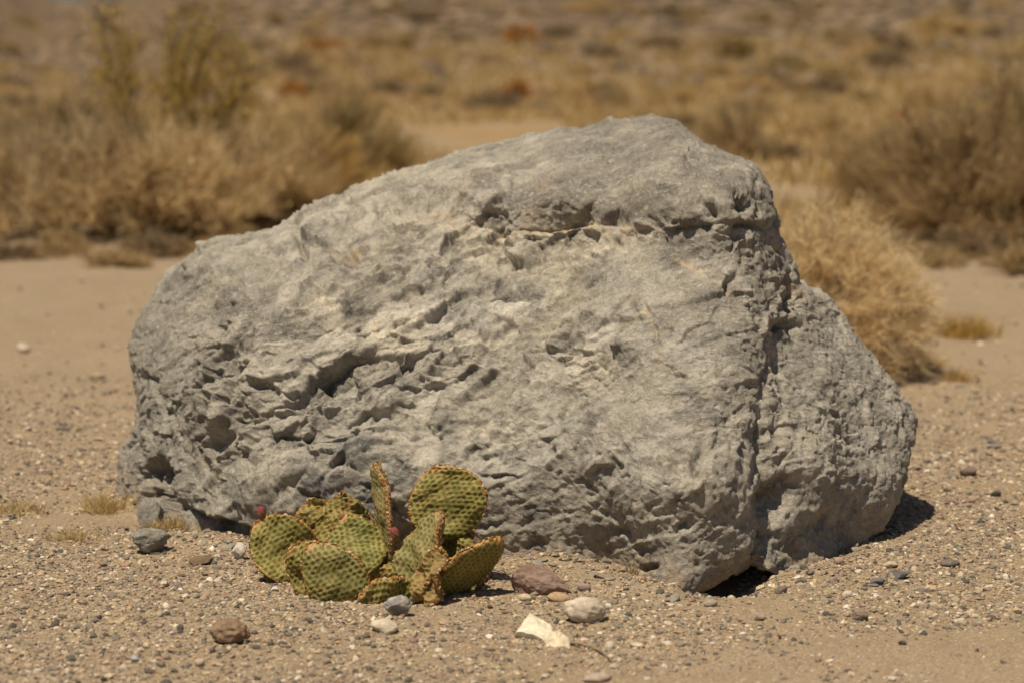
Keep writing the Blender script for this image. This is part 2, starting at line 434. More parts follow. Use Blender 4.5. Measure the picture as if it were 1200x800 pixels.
    def hollow(cx, cy, rx, ry, d, ang=0, p=2.0):
        nonlocal h
        ca, sa = math.cos(R(ang)), math.sin(R(ang)); dx, dy = wx - cx, wy - cy
        q = ((dx * ca + dy * sa) / rx) ** 2 + ((-dx * sa + dy * ca) / ry) ** 2
        h = h - front * d * .85 * np.clip(depth_mod + .2, .5, 1.3) * np.exp(-q ** p)
    # shelf below the upper block
    step([(540, 258), (562, 268), (590, 276), (615, 272), (650, 273), (690, 268), (750, 267)], -.034, 30, -.030, 60, 2.2, .1, .35)
    step([(720, 270), (790, 268), (830, 262), (862, 258), (885, 264), (908, 272)], .012, 60, .014, 8, 2.2, .12, .35)
    groove([(585, 275), (620, 272), (690, 269), (790, 268), (862, 259), (905, 271)], 2.4, .014, .05, .35)
    hollow(588, 258, 7, 18, .034, 12); groove([(596, 238), (590, 255), (583, 274)], 3.5, .022)
    step([(560, 168), (620, 190), (700, 195), (770, 180)], -.006, 30, .006, 20, 4)
    groove([(690, 192), (720, 180), (745, 172)], 3, .012); groove([(690, 160), (715, 152)], 2.5, .010); groove([(700, 200), (720, 196), (735, 190)], 4, .013)
    groove([(770, 215), (800, 225), (830, 236), (850, 250)], 5, .012); hollow(838, 246, 14, 9, .026, 30); hollow(862, 238, 7, 9, .034)
    groove([(885, 205), (880, 235), (888, 262)], 5, .014); groove([(862, 225), (868, 262), (876, 300), (870, 325)], 4, .014)
    # left block
    groove([(343, 250), (350, 280), (358, 300), (372, 318)], 4.5, .044, .1, .6); step([(345, 272), (372, 282), (400, 270)], .022, 30, .016, 14, 2, .15, .6)
    step([(372, 294), (400, 290), (430, 282), (470, 264)], .020, 26, .022, 12, 2, .12, .6); step([(425, 285), (470, 272), (520, 268), (556, 276)], -.016, 24, -.020, 40, 2.2, .1, .5); groove([(395, 268), (412, 250), (428, 240)], 3, .022); groove([(380, 275), (398, 262), (412, 250)], 2.5, .010)
    hollow(452, 258, 9, 6, .016, 50)
    # chipped middle
    step([(300, 456), (325, 454), (352, 446)], .016, 24, .014, 9)
    step([(278, 480), (300, 487), (325, 486), (350, 476), (385, 470)], .020, 26, .016, 10)
    step([(452, 386), (482, 380), (516, 370)], .018, 22, .016, 10); step([(462, 458), (490, 459), (520, 452), (552, 440), (580, 424)], .012, 26, .008, 10)
    step([(612, 410), (630, 410), (645, 404)], .018, 18, .014, 8); step([(648, 408), (668, 410), (686, 396)], .020, 22, .016, 8)
    step([(560, 352), (590, 345), (615, 350), (640, 340)], .014, 22, .010, 10); step([(480, 330), (505, 322), (530, 330)], .012, 20, .010, 9)
    groove([(395, 330), (402, 355), (398, 372)], 3.5, .014); hollow(400, 353, 6, 7, .022); hollow(418, 384, 8, 5, .016)
    groove([(441, 360), (440, 390), (446, 425)], 2.2, .010); groove([(596, 395), (594, 425), (590, 480)], 1.6, .008); groove([(640, 430), (643, 462), (640, 480)], 1.8, .006)
    groove([(500, 498), (512, 506), (520, 512)], 2.2, .012); groove([(560, 522), (585, 532), (612, 512), (650, 498)], 2.4, .010)
    step([(560, 545), (590, 556), (615, 560)], .008, 16, .008, 8)
    groove([(448, 436), (460, 430), (472, 420)], 4, .013); groove([(555, 300), (560, 340)], 2, .006); groove([(520, 300), (545, 320), (575, 310)], 2, .008)
    step([(688, 552), (712, 552), (735, 538)], .016, 24, .016, 9)
    # dark blue-grey shattered patch above the cactus
    hollow(400, 542, 15, 8, .036, -50); groove([(372, 566), (390, 552), (408, 530), (420, 520)], 4, .018); groove([(370, 590), (384, 560)], 3, .014); groove([(424, 582), (445, 572), (460, 580)], 4, .018)
    groove([(340, 560), (365, 575), (395, 585)], 3, .012); step([(345, 520), (370, 535), (392, 530)], .014, 16, .012, 10)
    hollow(470, 630, 26, 20, .035); hollow(460, 600, 16, 12, .02); groove([(545, 610), (565, 622), (590, 618)], 4, .014); groove([(560, 632), (590, 645), (640, 640)], 4, .014)
    step([(630, 664), (660, 672), (690, 668)], .018, 20, .020, 12)
    # left end: crack, pocket, cave and undercut foot
    groove([(163, 425), (178, 450), (195, 472), (212, 495), (232, 512)], 4, .024); groove([(238, 452), (243, 478)], 4.5, .024); groove([(148, 500), (165, 530), (172, 560)], 3.5, .012)
    hollow(268, 525, 17, 12, .036, -35, 2.5); step([(255, 512), (272, 508), (284, 516)], .010, 14, .012, 10); hollow(243, 520, 5, 5, .02)
    hollow(188, 572, 17, 31, .130, -14, 2.6); hollow(204, 590, 14, 16, .07)
    step([(208, 590), (222, 597), (245, 604), (270, 609), (300, 612), (330, 618)], .030, 30, .060, 26, 3, .08)
    groove([(155, 470), (170, 500), (182, 520)], 3, .012); groove([(180, 300), (230, 340), (260, 352)], 6, .006)
    # cleft between the main mass and the right-hand lobe
    groove([(912, 262), (916, 285), (930, 318), (928, 350), (924, 378), (903, 396), (905, 430), (902, 470), (906, 520), (900, 560), (903, 600), (897, 640), (892, 670)], 9, .022, .04, 1.8)
    groove([(935, 300), (932, 350), (918, 395), (908, 450), (904, 520), (902, 600), (895, 660)], 26, .026, .08, 1.2)
    groove([(930, 325), (928, 376), (903, 397)], 5, .036, .15, 1.3); groove([(903, 470), (900, 520), (896, 560), (899, 600)], 5, .018, .15, 1.8)
    groove([(966, 595), (972, 620), (962, 650)], 3.5, .026); groove([(850, 322), (858, 345), (872, 362), (880, 385)], 3.5, .016); hollow(856, 332, 6, 8, .022)
    hollow(820, 546, 10, 13, .024, 20); groove([(690, 430), (715, 470), (735, 500)], 3, .006); groove([(755, 345), (762, 375), (775, 412), (782, 430), (812, 450)], 3, .011)
    hollow(718, 622, 12, 7, .016, 10); hollow(760, 660, 10, 4, .018); hollow(804, 622, 7, 5, .018); hollow(745, 640, 8, 6, .012); hollow(700, 600, 9, 6, .010)
    step([(790, 590), (810, 584), (828, 560)], .008, 18, .010, 9); groove([(1060, 480), (1058, 510), (1066, 530)], 5, .016); groove([(1000, 600), (1020, 575), (1030, 545)], 3, .010)
    for k in range(0):                                                   # short random chips over the whole face
        cx, cy = rng.uniform(170, 1050), rng.uniform(170, 640); a = rng.normal(-.35, .6); l = rng.uniform(6, 22)
        step([(cx - l * math.cos(a), cy - l * math.sin(a)), (cx, cy + rng.normal(0, 3)), (cx + l * math.cos(a), cy + l * math.sin(a))], rng.uniform(.003, .010), rng.uniform(8, 18), rng.uniform(.003, .010), rng.uniform(4, 9), 1.6)
    V2 = V + Nn * h[:, None]
    # ---- colour of the stone by area
    warm = fbm(V * 5, 4, 90); cool = fbm(V * 11, 4, 95)
    c = np.array([.435, .392, .322]) * np.ones((len(V), 1))
    def blend(c, col, w): return c * (1 - w[:, None]) + np.array(col) * w[:, None]
    c = blend(c, (.64, .56, .425), .9 * smooth(-.1, .7, warm) * (.35 + .65 * box(330, 760, 270, 470, 70)))
    c = blend(c, (.215, .198, .170), .85 * smooth(.05, .7, cool))
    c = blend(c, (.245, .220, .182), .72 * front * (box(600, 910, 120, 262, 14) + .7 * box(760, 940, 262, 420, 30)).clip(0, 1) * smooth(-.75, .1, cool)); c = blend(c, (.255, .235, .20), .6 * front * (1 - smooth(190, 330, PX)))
    c = blend(c, (.53, .49, .415), .55 * front * smooth(.0, .55, fbm(V * 8 + 3, 4, 191)) * box(380, 1060, 280, 640, 60))
    c = c * (1 + .30 * (r2 - .5) * chip + .34 * (r3 - .5) * chip + .22 * (r4 - .5))[:, None]
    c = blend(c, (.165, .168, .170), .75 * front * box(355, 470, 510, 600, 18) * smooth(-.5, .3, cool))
    c = blend(c, (.28, .255, .215), .5 * front * smooth(560, 660, PY))  # dimness of the lower front under grazing sun, put into the colour
    c = blend(c, (.40, .28, .185), .5 * front * smooth(.1, .6, fbm(V * 9, 3, 99)) * box(480, 740, 200, 300, 30))
    c = blend(c, (.40, .305, .20), .75 * (1 - smooth(.0, .075, V[:, 2] + .02 * fbm(V * 14, 3, 97))) * smooth(-.5, .3, fbm(V * 20, 3, 98)))
    def vein(pts, w, col, k):
        nonlocal c
        ds, sg, t = poly_dist(wx * .5 + PX * .5, wy * .5 + PY * .5, pts)
        br = smooth(-.45, .25, perlin(V * 60, 101))
        c = blend(c, col, front * k * np.exp(-(ds / w) ** 2) * br)
    dust = (.62, .47, .30)
    vein([(585, 277), (615, 274), (650, 275), (690, 270), (740, 269)], 6.5, dust, .95); vein([(745, 269), (800, 270)], 3, dust, .6)
    vein([(470, 255), (520, 250), (545, 262), (560, 272)], 4, dust, .7); vein([(800, 312), (815, 320), (850, 330), (858, 345)], 4, dust, .75)
    vein([(745, 350), (762, 375), (775, 412), (782, 428)], 3, dust, .7); vein([(441, 370), (440, 395), (442, 420)], 2.2, dust, .7); vein([(370, 292), (400, 290), (420, 284)], 3, dust, .7)
    vein([(900, 285), (915, 290)], 4, dust, .7); vein([(935, 335), (945, 345)], 4, dust, .7); vein([(902, 410), (905, 440)], 3, dust, .5); vein([(560, 660), (700, 678), (790, 700)], 8, (.36, .275, .185), .6)
    vein([(430, 284), (470, 274), (520, 270), (560, 280), (600, 288), (700, 284), (760, 276)], 9, (.60, .52, .395), .75)
    wht = (.56, .52, .45)
    vein([(630, 498), (640, 530), (655, 560), (667, 600), (662, 652)], 4, wht, .85); vein([(704, 290), (708, 340), (712, 390)], 3, wht, .6); vein([(750, 515), (764, 555), (770, 585)], 4, wht, .7)
    vein([(535, 250), (565, 280), (600, 330), (612, 360)], 2.5, wht, .55); vein([(940, 440), (955, 480), (962, 510), (985, 530)], 2.5, wht, .6); vein([(930, 470), (950, 500), (975, 545)], 2.2, wht, .5); vein([(1010, 480), (1000, 540), (1015, 600)], 2.5, wht, .5)
    vein([(690, 425), (700, 470), (722, 520), (730, 570)], 2.6, wht, .6); vein([(820, 380), (830, 440), (850, 500), (846, 560)], 2.6, wht, .5); vein([(960, 385), (985, 430), (1020, 470)], 3, wht, .5); vein([(600, 590), (625, 610), (640, 640)], 3, wht, .6); vein([(480, 400), (520, 420), (560, 415)], 2.5, wht, .5)
    vein([(590, 330), (640, 300), (690, 290)], 14, (.46, .41, .32), .5)
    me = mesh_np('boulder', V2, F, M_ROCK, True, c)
    return link('boulder', me, label='huge weathered grey limestone boulder with a cleft on its right side', cat='boulder')
boulder = make_boulder()

# ------------------------------------------------------------------ stones
def ico(sub):
    t = (1 + 5 ** .5) / 2
    v = [(-1, t, 0), (1, t, 0), (-1, -t, 0), (1, -t, 0), (0, -1, t), (0, 1, t), (0, -1, -t), (0, 1, -t), (t, 0, -1), (t, 0, 1), (-t, 0, -1), (-t, 0, 1)]
    f = [(0, 11, 5), (0, 5, 1), (0, 1, 7), (0, 7, 10), (0, 10, 11), (1, 5, 9), (5, 11, 4), (11, 10, 2), (10, 7, 6), (7, 1, 8), (3, 9, 4), (3, 4, 2), (3, 2, 6), (3, 6, 8), (3, 8, 9), (4, 9, 5), (2, 4, 11), (6, 2, 10), (8, 6, 7), (9, 8, 1)]
    v = [np.array(a, float) / np.linalg.norm(a) for a in v]
    for _ in range(sub):
        mid = {}; nfc = []
        def m(a, b):
            k = (min(a, b), max(a, b))
            if k not in mid:
                x = v[a] + v[b]; v.append(x / np.linalg.norm(x)); mid[k] = len(v) - 1
            return mid[k]
        for a, b, c in f:
            ab, bc, ca = m(a, b), m(b, c), m(c, a); nfc += [(a, ab, ca), (b, bc, ab), (c, ca, bc), (ab, bc, ca)]
        f = nfc
    return np.array(v), np.array(f)
ICO = [ico(k) for k in range(5)]

def stone_mesh(name, size, seed, col, col2=None, sub=3, angular=.5, planes=9, rough=.05):
    """a chipped or water-worn stone: a ball cut by random planes, roughened; resting with its base at z about 0"""
    r = np.random.default_rng(seed); v, f = ICO[sub]; v = v.copy()
    d = np.ones(len(v))
    for _ in range(planes):
        n = r.normal(size=3); n /= np.linalg.norm(n); o = r.uniform(.50, .88)
        dd = v @ n; lim = np.where(dd > 1e-3, o / np.maximum(dd, 1e-3), 9)
        d = np.minimum(d, 1 - angular + angular * np.minimum(lim, 1.25))
    d *= 1 + rough * fbm(v * 2.2 + seed, 4, seed % 97)
    v = v * d[:, None] * np.array(size)
    nz = fbm(v / max(size) * 2.5 + 5 + seed, 3, 11)
    c = np.array(col) * (1 + .28 * nz[:, None])
    if col2 is not None:
        w = smooth(-.15, .25, fbm(v / max(size) * 1.4 + 3 * seed, 3, 23))[:, None]; c = c * (1 - w) + np.array(col2) * w
    return mesh_np(name, v, f, M_STONE, angular < .62, np.clip(c, .02, .8))

def put_stone(name, box_, col, label, cat='stone', seed=1, col2=None, angular=.5, rot=None, sink=.25, flat=1., depth=.75, sub=3, sm=None, planes=9, group=None, rough=.05):
    x0, x1, y0, y1 = box_
    xc = (x0 + x1) / 2.; Yf = float(gdepth(xc, y1)); s = Yf / F_PX
    a = (x1 - x0) * s / 2 * 1.06; b = a * depth
    hh = max((y1 - y0) * s - b * .20, .3 * a) * flat
    c = hh / 2 / (1 - sink * .5)
    me = stone_mesh(name, (a, b, c), seed, col, col2, sub, angular, planes, rough)
    if sm is not None: me.polygons.foreach_set('use_smooth', np.full(len(me.polygons), sm))
    P = at(xc, y1, Yf + b * .85)
    z = float(ground_z(P[0], P[1]))
    o = link(name, me, None, label, cat, group, loc=(P[0], P[1], z + c * (1 - sink)))
    r = np.random.default_rng(seed)
    o.rotation_euler = rot if rot else (r.normal(0, .08), r.normal(0, .08), r.normal(0, .4))
    return o

GREY, WARM, CREAM, WHITE, RED, DARK = (.235, .215, .185), (.30, .235, .165), (.50, .42, .30), (.62, .56, .45), (.215, .135, .100), (.105, .095, .085)
put_stone('stone', (152, 202, 618, 650), (.245, .225, .185), 'squarish olive grey stone standing clear on the gravel near the boulder foot', seed=12, angular=.85, sink=.1, depth=.62, planes=12, sm=False, sub=3, flat=1.05, rough=.10)
put_stone('stone', (160, 192, 586, 618), (.27, .25, .21), 'rounded grey stone tucked in the mouth of the boulder hollow', seed=15, angular=.65, depth=.7, flat=1.2, rough=.1)
put_stone('stone', (222, 252, 646, 662), (.16, .105, .068), 'dark brown cracked flat stone beside the boulder foot', seed=18, angular=.8, sm=False, flat=.8)
put_stone('stone', (271, 291, 634, 657), (.56, .50, .42), 'whitish stone between the boulder and the leftmost cactus pad', seed=21, angular=.7)
put_stone('stone', (248, 297, 728, 757), (.25, .165, .105), 'lumpy reddish brown stone lying alone on the gravel', seed=25, angular=.75, rough=.16, sink=.25, flat=1.15, depth=.6, sub=3)
put_stone('stone', (445, 490, 693, 723), (.22, .205, .19), 'angular grey stone with a dark face wedged under the cactus', seed=27, col2=(.42, .37, .31), angular=.9, sm=False, sink=.15, depth=.5, planes=12, flat=.95, rough=.09)
put_stone('stone', (433, 468, 724, 741), (.52, .44, .32), 'small smooth cream stone just in front of the cactus', seed=30, angular=.6, sink=.35, rough=.1)
def slab(poly, y1, tilt, thick, col, label, seed, xc):
    """flat broken chip: its outline lies in a plane leaning towards the light, with real thickness and chamfered edges"""
    r = np.random.default_rng(seed); Yf = float(gdepth(xc, y1)); sc = Yf / F_PX; tl = R(tilt)
    P = np.array(poly, float); Q = []
    for k in range(len(P)):                                              # ragged edge
        a_, b_ = P[k], P[(k + 1) % len(P)]
        for t_ in (0, .33, .66): Q.append(a_ + (b_ - a_) * t_ + (r.normal(0, .5, 2) if t_ else 0))
    Q = np.array(Q); n = len(Q); u = (Q[:, 0] - xc) * sc; v = (y1 - Q[:, 1]) * sc / (math.sin(tl) * .97 + math.cos(tl) * .22)
    cu, cv = u.mean(), v.mean(); rings = []
    for f, d in ((.5, .0012), (.90, .0006), (1., -.003), (1.03, -thick * .6), (.92, -thick)):
        uu, vv = cu + (u - cu) * f, cv + (v - cv) * f; dd = d + r.normal(0, .0007, n)
        rings.append(np.stack([uu, vv * math.cos(tl) - dd * math.sin(tl), vv * math.sin(tl) + dd * math.cos(tl)], -1))
    V_ = np.concatenate(rings + [np.array([[cu, cv * math.cos(tl), cv * math.sin(tl) + .001]]), rings[-1].mean(0)[None]])
    F4 = []; i_ = np.arange(n); j_ = (i_ + 1) % n
    for k in range(4): F4.append(np.stack([k * n + i_, k * n + n + i_, k * n + n + j_, k * n + j_], -1))
    F3 = [np.stack([np.full(n, 5 * n), i_, j_], -1), np.stack([np.full(n, 5 * n + 1), 4 * n + j_, 4 * n + i_], -1)]
    if np.linalg.norm(1) and ((u * np.roll(v, -1) - np.roll(u, -1) * v).sum() < 0): F4 = [f_[:, ::-1] for f_ in F4]; F3 = [f_[:, ::-1] for f_ in F3]
    c_ = np.array(col) * (1 + .38 * fbm(V_ * 70, 3, seed)[:, None])
    p_ = at(xc, y1, Yf)
    return link('stone', mesh_np('stone', V_, F4 + F3, M_STONE, False, np.clip(c_, 0, .8)), None, label, 'stone', loc=(p_[0], p_[1], float(ground_z(p_[0], p_[1])) - .004))
slab([(603, 738), (621, 714), (646, 728), (652, 742), (642, 750), (624, 742)], 752., 36, .022, (.66, .575, .43), 'bright white angular rock slab tilted on the sand', 33, 626.)
slab([(637, 750), (646, 738), (656, 736), (668, 747), (669, 757), (652, 759), (639, 757)], 761., 32, .018, (.62, .52, .36), 'small yellowish white rock chip touching the larger white slab', 35, 655.)
put_stone('stone', (659, 715, 703, 733), (.52, .435, .33), 'smooth rounded tan stone resting on open sand', seed=38, angular=.42, sink=.2, depth=.62, rot=(.05, .14, .15), rough=.06, flat=1.15, sub=4)
put_stone('stone', (598, 672, 660, 699), (.225, .140, .105), 'large half buried reddish brown stone against the boulder base', seed=40, col2=(.27, .185, .14), angular=.75, sink=.62, depth=.6, rough=.10, rot=(-.25, .16, .1), sub=4)
put_stone('stone', (640, 668, 694, 706), (.40, .27, .16), 'low orange tan stone sunk in sand below the reddish stone', seed=43, angular=.4, sink=.6)
put_stone('pebble', (608, 623, 695, 705), (.52, .42, .28), 'cream oval pebble beside the half buried reddish stone', cat='pebble', seed=46, angular=.2, sub=2)
put_stone('pebble', (708, 719, 707, 716), (.60, .53, .43), 'little white pebble touching the smooth rounded tan stone', cat='pebble', seed=47, angular=.5, sub=2)
put_stone('pebble', (675, 692, 683, 694), (.33, .24, .20), 'pinkish pebble between the boulder and the smooth tan stone', cat='pebble', seed=48, angular=.6, sub=2)
put_stone('pebble', (908, 926, 675, 691), (.15, .125, .10), 'dark tilted pebble on the sand lip by the shaded hollow', cat='pebble', seed=49, angular=.8, rot=(0, -.5, .3), sub=2, flat=.6)
put_stone('pebble', (977, 990, 651, 661), (.38, .25, .19), 'pink pebble right below the boulder lobe on the sand lip', cat='pebble', seed=50, angular=.5, sub=2)
put_stone('pebble', (997, 1018, 708, 727), (.25, .185, .14), 'knobbly pinkish brown stone in open gravel right of the hollow', cat='stone', seed=51, angular=.75, rough=.16, sub=2, flat=.8)
put_stone('pebble', (880, 897, 713, 728), (.38, .275, .22), 'rose pink pebble beside a small cream one', cat='pebble', seed=52, angular=.85, sub=2, flat=.75)
put_stone('pebble', (824, 842, 702, 712), (.30, .25, .19), 'flat tan pebble at the edge of the shaded hollow', cat='pebble', seed=53, angular=.4, sub=2)
put_stone('pebble', (1034, 1054, 652, 666), (.45, .355, .24), 'pale tan slab pebble near the boulder shadow', cat='pebble', seed=54, angular=.7, flat=.7, sub=2)
put_stone('pebble', (1044, 1068, 664, 679), (.13, .125, .12), 'slate grey flat pebble beside the pale tan slab', cat='pebble', seed=55, angular=.8, flat=.7, sub=2)
put_stone('pebble', (1018, 1038, 671, 684), (.15, .145, .14), 'dark slate pebble below the pale tan slab', cat='pebble', seed=56, angular=.8, flat=.7, sub=2)
put_stone('pebble', (1100, 1126, 655, 667), (.16, .13, .105), 'long dark brown pebble among pale gravel', cat='pebble', seed=57, angular=.5, sub=2)
put_stone('pebble', (736, 756, 755, 762), (.50, .41, .29), 'cream elongated pebble lying on flat open sand', cat='pebble', seed=58, angular=.3, sub=2)
put_stone('stone', (1122, 1146, 543, 559), (.20, .140, .115), 'purplish red stone alone on the sand beyond the boulder', seed=59, angular=.8, sub=2, flat=.8)
put_stone('stone', (1160, 1174, 570, 581), (.10, .09, .08), 'blackish stone alone on sand past the purplish stone', seed=60, angular=.8, sub=2, flat=.8)
put_stone('stone', (1107, 1124, 556, 562), (.17, .15, .12), 'thin dark flake lying next to the purplish red stone', seed=61, angular=.6, sub=2)
put_stone('stone', (1156, 1174, 513, 521), (.19, .175, .155), 'flat grey stone on bare sand beyond the boulder lobe', seed=62, angular=.6, sub=2)
put_stone('stone', (18, 38, 400, 412), (.50, .41, .30), 'pale round stone on the bare sand before the bushes', seed=63, angular=.4, sub=2)
put_stone('stone', (100, 128, 431, 441), (.36, .27, .17), 'flat tan stone on bare sand left of the boulder', seed=64, angular=.6, flat=.8, sub=2)
put_stone('stone', (680, 722, 789, 801), (.40, .31, .245), 'flat pinkish slab barely showing through the sand', seed=65, angular=.6, sink=.5, sub=2)
put_stone('pebble', (228, 242, 770, 780), (.47, .375, .265), 'square pale tan pebble on gravel left of the lumpy stone', cat='pebble', seed=66, angular=.9, sub=2)
put_stone('pebble', (152, 163, 765, 774), (.42, .42, .40), 'bluish white pebble among dark gravel bits', cat='pebble', seed=67, angular=.7, sub=2)

# ------------------------------------------------------------------ gravel
PAL = np.array([(.52, .42, .29), (.44, .335, .215), (.38, .285, .185), (.31, .232, .155), (.265, .215, .16), (.215, .180, .14), (.155, .130, .105), (.10, .085, .070), (.34, .215, .15), (.27, .165, .11), (.64, .56, .44), (.50, .325, .16)])
PALW = np.array([.11, .13, .14, .12, .12, .11, .10, .08, .05, .03, .05, .015]); PALW /= PALW.sum()

def gravel_density(x, y):
    """0..1: how thickly gravel lies; sandier in patches and along the near right"""
    P = np.stack([x, y, np.zeros_like(x)], -1)
    d = 1.0 + 1.25 * fbm(P * 2.9, 4, 131)
    px = PX0 + x / y * F_PX; py = HOR + CAM_H * F_PX / y
    d -= .85 * smooth(730, 790, py + .12 * (px - 900)) * smooth(520, 760, px)
    d -= .45 * np.exp(-((px - 690) / 110) ** 2 - ((py - 690) / 40) ** 2)
    d += .35 * (1 - smooth(150, 420, px)) * smooth(600, 660, py) + .30 * smooth(880, 1000, px) * smooth(590, 640, py) * (1 - smooth(720, 770, py))
    return np.clip(d, .05, 1) * (.05 + .95 * smooth(380, 640, py) ** 1.2)

def under_boulder(x, y):
    px = PX0 + x / y * F_PX
    yc = foot_y(px)
    return (px > 150) & (px < 1040) & (y > yc + .06) & (y < 5.25)
def scatter(n, ylo, yhi, seed):
    r = np.random.default_rng(seed)
    y = np.sqrt(r.random(n) * (yhi ** 2 - ylo ** 2) + ylo ** 2); x = (r.random(n) * 2 - 1) * (y * .222 + .16) + np.where(r.random(n) < .26, r.choice([-1., 1.], n) * r.random(n) ** 1.5 * 1.1, 0)
    k = (r.random(n) < gravel_density(x, y)) & ~under_boulder(x, y)
    return x[k], y[k], r
def gravel_mesh(n, ylo, yhi, smin, smax, base, seed, pw=2.2):
    x, y, r = scatter(n, ylo, yhi, seed); n = len(x)
    v0, f0 = base
    s = smin * (smax / smin) ** (r.random(n) ** pw) / 2
    sc = np.stack([s * r.uniform(.8, 1.35, n), s * r.uniform(.7, 1.05, n), s * r.uniform(.4, .75, n)], -1)
    v = v0[None] * (1 + r.normal(0, .16, (n, len(v0), 1))) * sc[:, None]
    a = r.random(n) * 2 * math.pi; tl = r.normal(0, .35, n)
    ct, st = np.cos(tl)[:, None], np.sin(tl)[:, None]
    vx, vz = v[..., 0] * ct - v[..., 2] * st, v[..., 0] * st + v[..., 2] * ct
    ca, sa = np.cos(a)[:, None], np.sin(a)[:, None]
    V = np.stack([vx * ca - v[..., 1] * sa, vx * sa + v[..., 1] * ca, vz], -1)
    V += np.stack([x, y, ground_z(x, y) + sc[:, 2] * r.uniform(-.35, .65, n)], -1)[:, None]
    F = (f0[None] + (np.arange(n) * len(v0))[:, None, None]).reshape(-1, 3)
    col = PAL[r.choice(len(PAL), n, p=PALW)] * r.uniform(.8, 1.12, (n, 1))
    C = np.repeat(col[:, None], len(v0), 1).reshape(-1, 3)
    return V.reshape(-1, 3), F, C
OCT = (np.array([(1, 0, 0), (-1, 0, 0), (0, 1, 0), (0, -1, 0), (0, 0, 1), (0, 0, -1)], float), np.array([(0, 2, 4), (2, 1, 4), (1, 3, 4), (3, 0, 4), (2, 0, 5), (1, 2, 5), (3, 1, 5), (0, 3, 5)]))
parts = [gravel_mesh(54000, 3.36, 6.8, .0068, .0155, ICO[0], 201, 1.8), gravel_mesh(128000, 3.36, 6.4, .0040, .0070, OCT, 204, 1.3),
         gravel_mesh(30000, 3.36, 4.8, .0026, .0042, OCT, 202), gravel_mesh(90000, 5.0, 10.5, .004, .026, OCT, 203, 3.5)]
off = 0; Vs, Fs, Cs = [], [], []
for a, b, c in parts: Vs.append(a); Fs.append(b + off); Cs.append(c); off += len(a)
link('gravel', mesh_np('gravel', np.concatenate(Vs), np.concatenate(Fs), M_GRAVEL, False, np.concatenate(Cs)), label='mixed fine desert gravel spread over the sand', cat='gravel', kind='stuff')

# the largest pebbles of the gravel, one object each
KINDS = [((.11, .097, .082), 'small dark charcoal pebble lying in the gravel', 'dark pebbles'), ((.215, .185, .15), 'small mid grey pebble lying in the gravel', 'grey pebbles'),
         ((.42, .33, .23), 'small tan pebble lying in the gravel', 'tan pebbles'), ((.53, .45, .34), 'small pale cream pebble lying in the gravel', 'cream pebbles'),
         ((.31, .20, .155), 'small reddish pebble lying in the gravel', 'reddish pebbles'), ((.265, .205, .15), 'small brown pebble lying in the gravel', 'brown pebbles')]
protos = [[stone_mesh('pebble', (1, .78, .52), 300 + 10 * k + q, col, None, 1, .65, 8, .05) for q in range(3)] for k, (col, _, _) in enumerate(KINDS)]
x, y, r = scatter(900, 3.4, 5.6, 210); cnt = 0
bx = {}
for xx, yy in zip(x, y):
    if cnt >= 250: break
    ppx = PX0 + xx / yy * F_PX; ppy = HOR + CAM_H * F_PX / yy
    if abs(ppx - 600) > 620 or (270 < ppx < 620 and 630 < ppy < 745) or (595 < ppx < 725 and ppy < 765): continue
    if ppy < np.interp(ppx, [0, 130, 131, 250, 780, 870, 1000, 1080, 1081], [0, 0, 640, 665, 706, 706, 672, 640, 0]): continue
    k = int(r.choice(6, p=[.2, .24, .18, .13, .12, .13])); s = r.uniform(.0062, .0110) * (1.25 if r.random() < .15 else 1)
    o = link('pebble', protos[k][int(r.integers(3))], None, KINDS[k][1], 'pebble', KINDS[k][2])
    o.scale = (s, s * r.uniform(.8, 1.1), s * r.uniform(.8, 1.2)); o.rotation_euler = (r.normal(0, .2), r.normal(0, .2), r.random() * 6.28)
    o.location = (xx, yy, float(ground_z(xx, yy)) + s * .10); cnt += 1

# ------------------------------------------------------------------ cactus
def frame_of(axis, nrm):
    a = axis / np.linalg.norm(axis); n = nrm - a * (nrm @ a); n /= np.linalg.norm(n)
    return np.cross(a, n), a, n                     # side, length, face

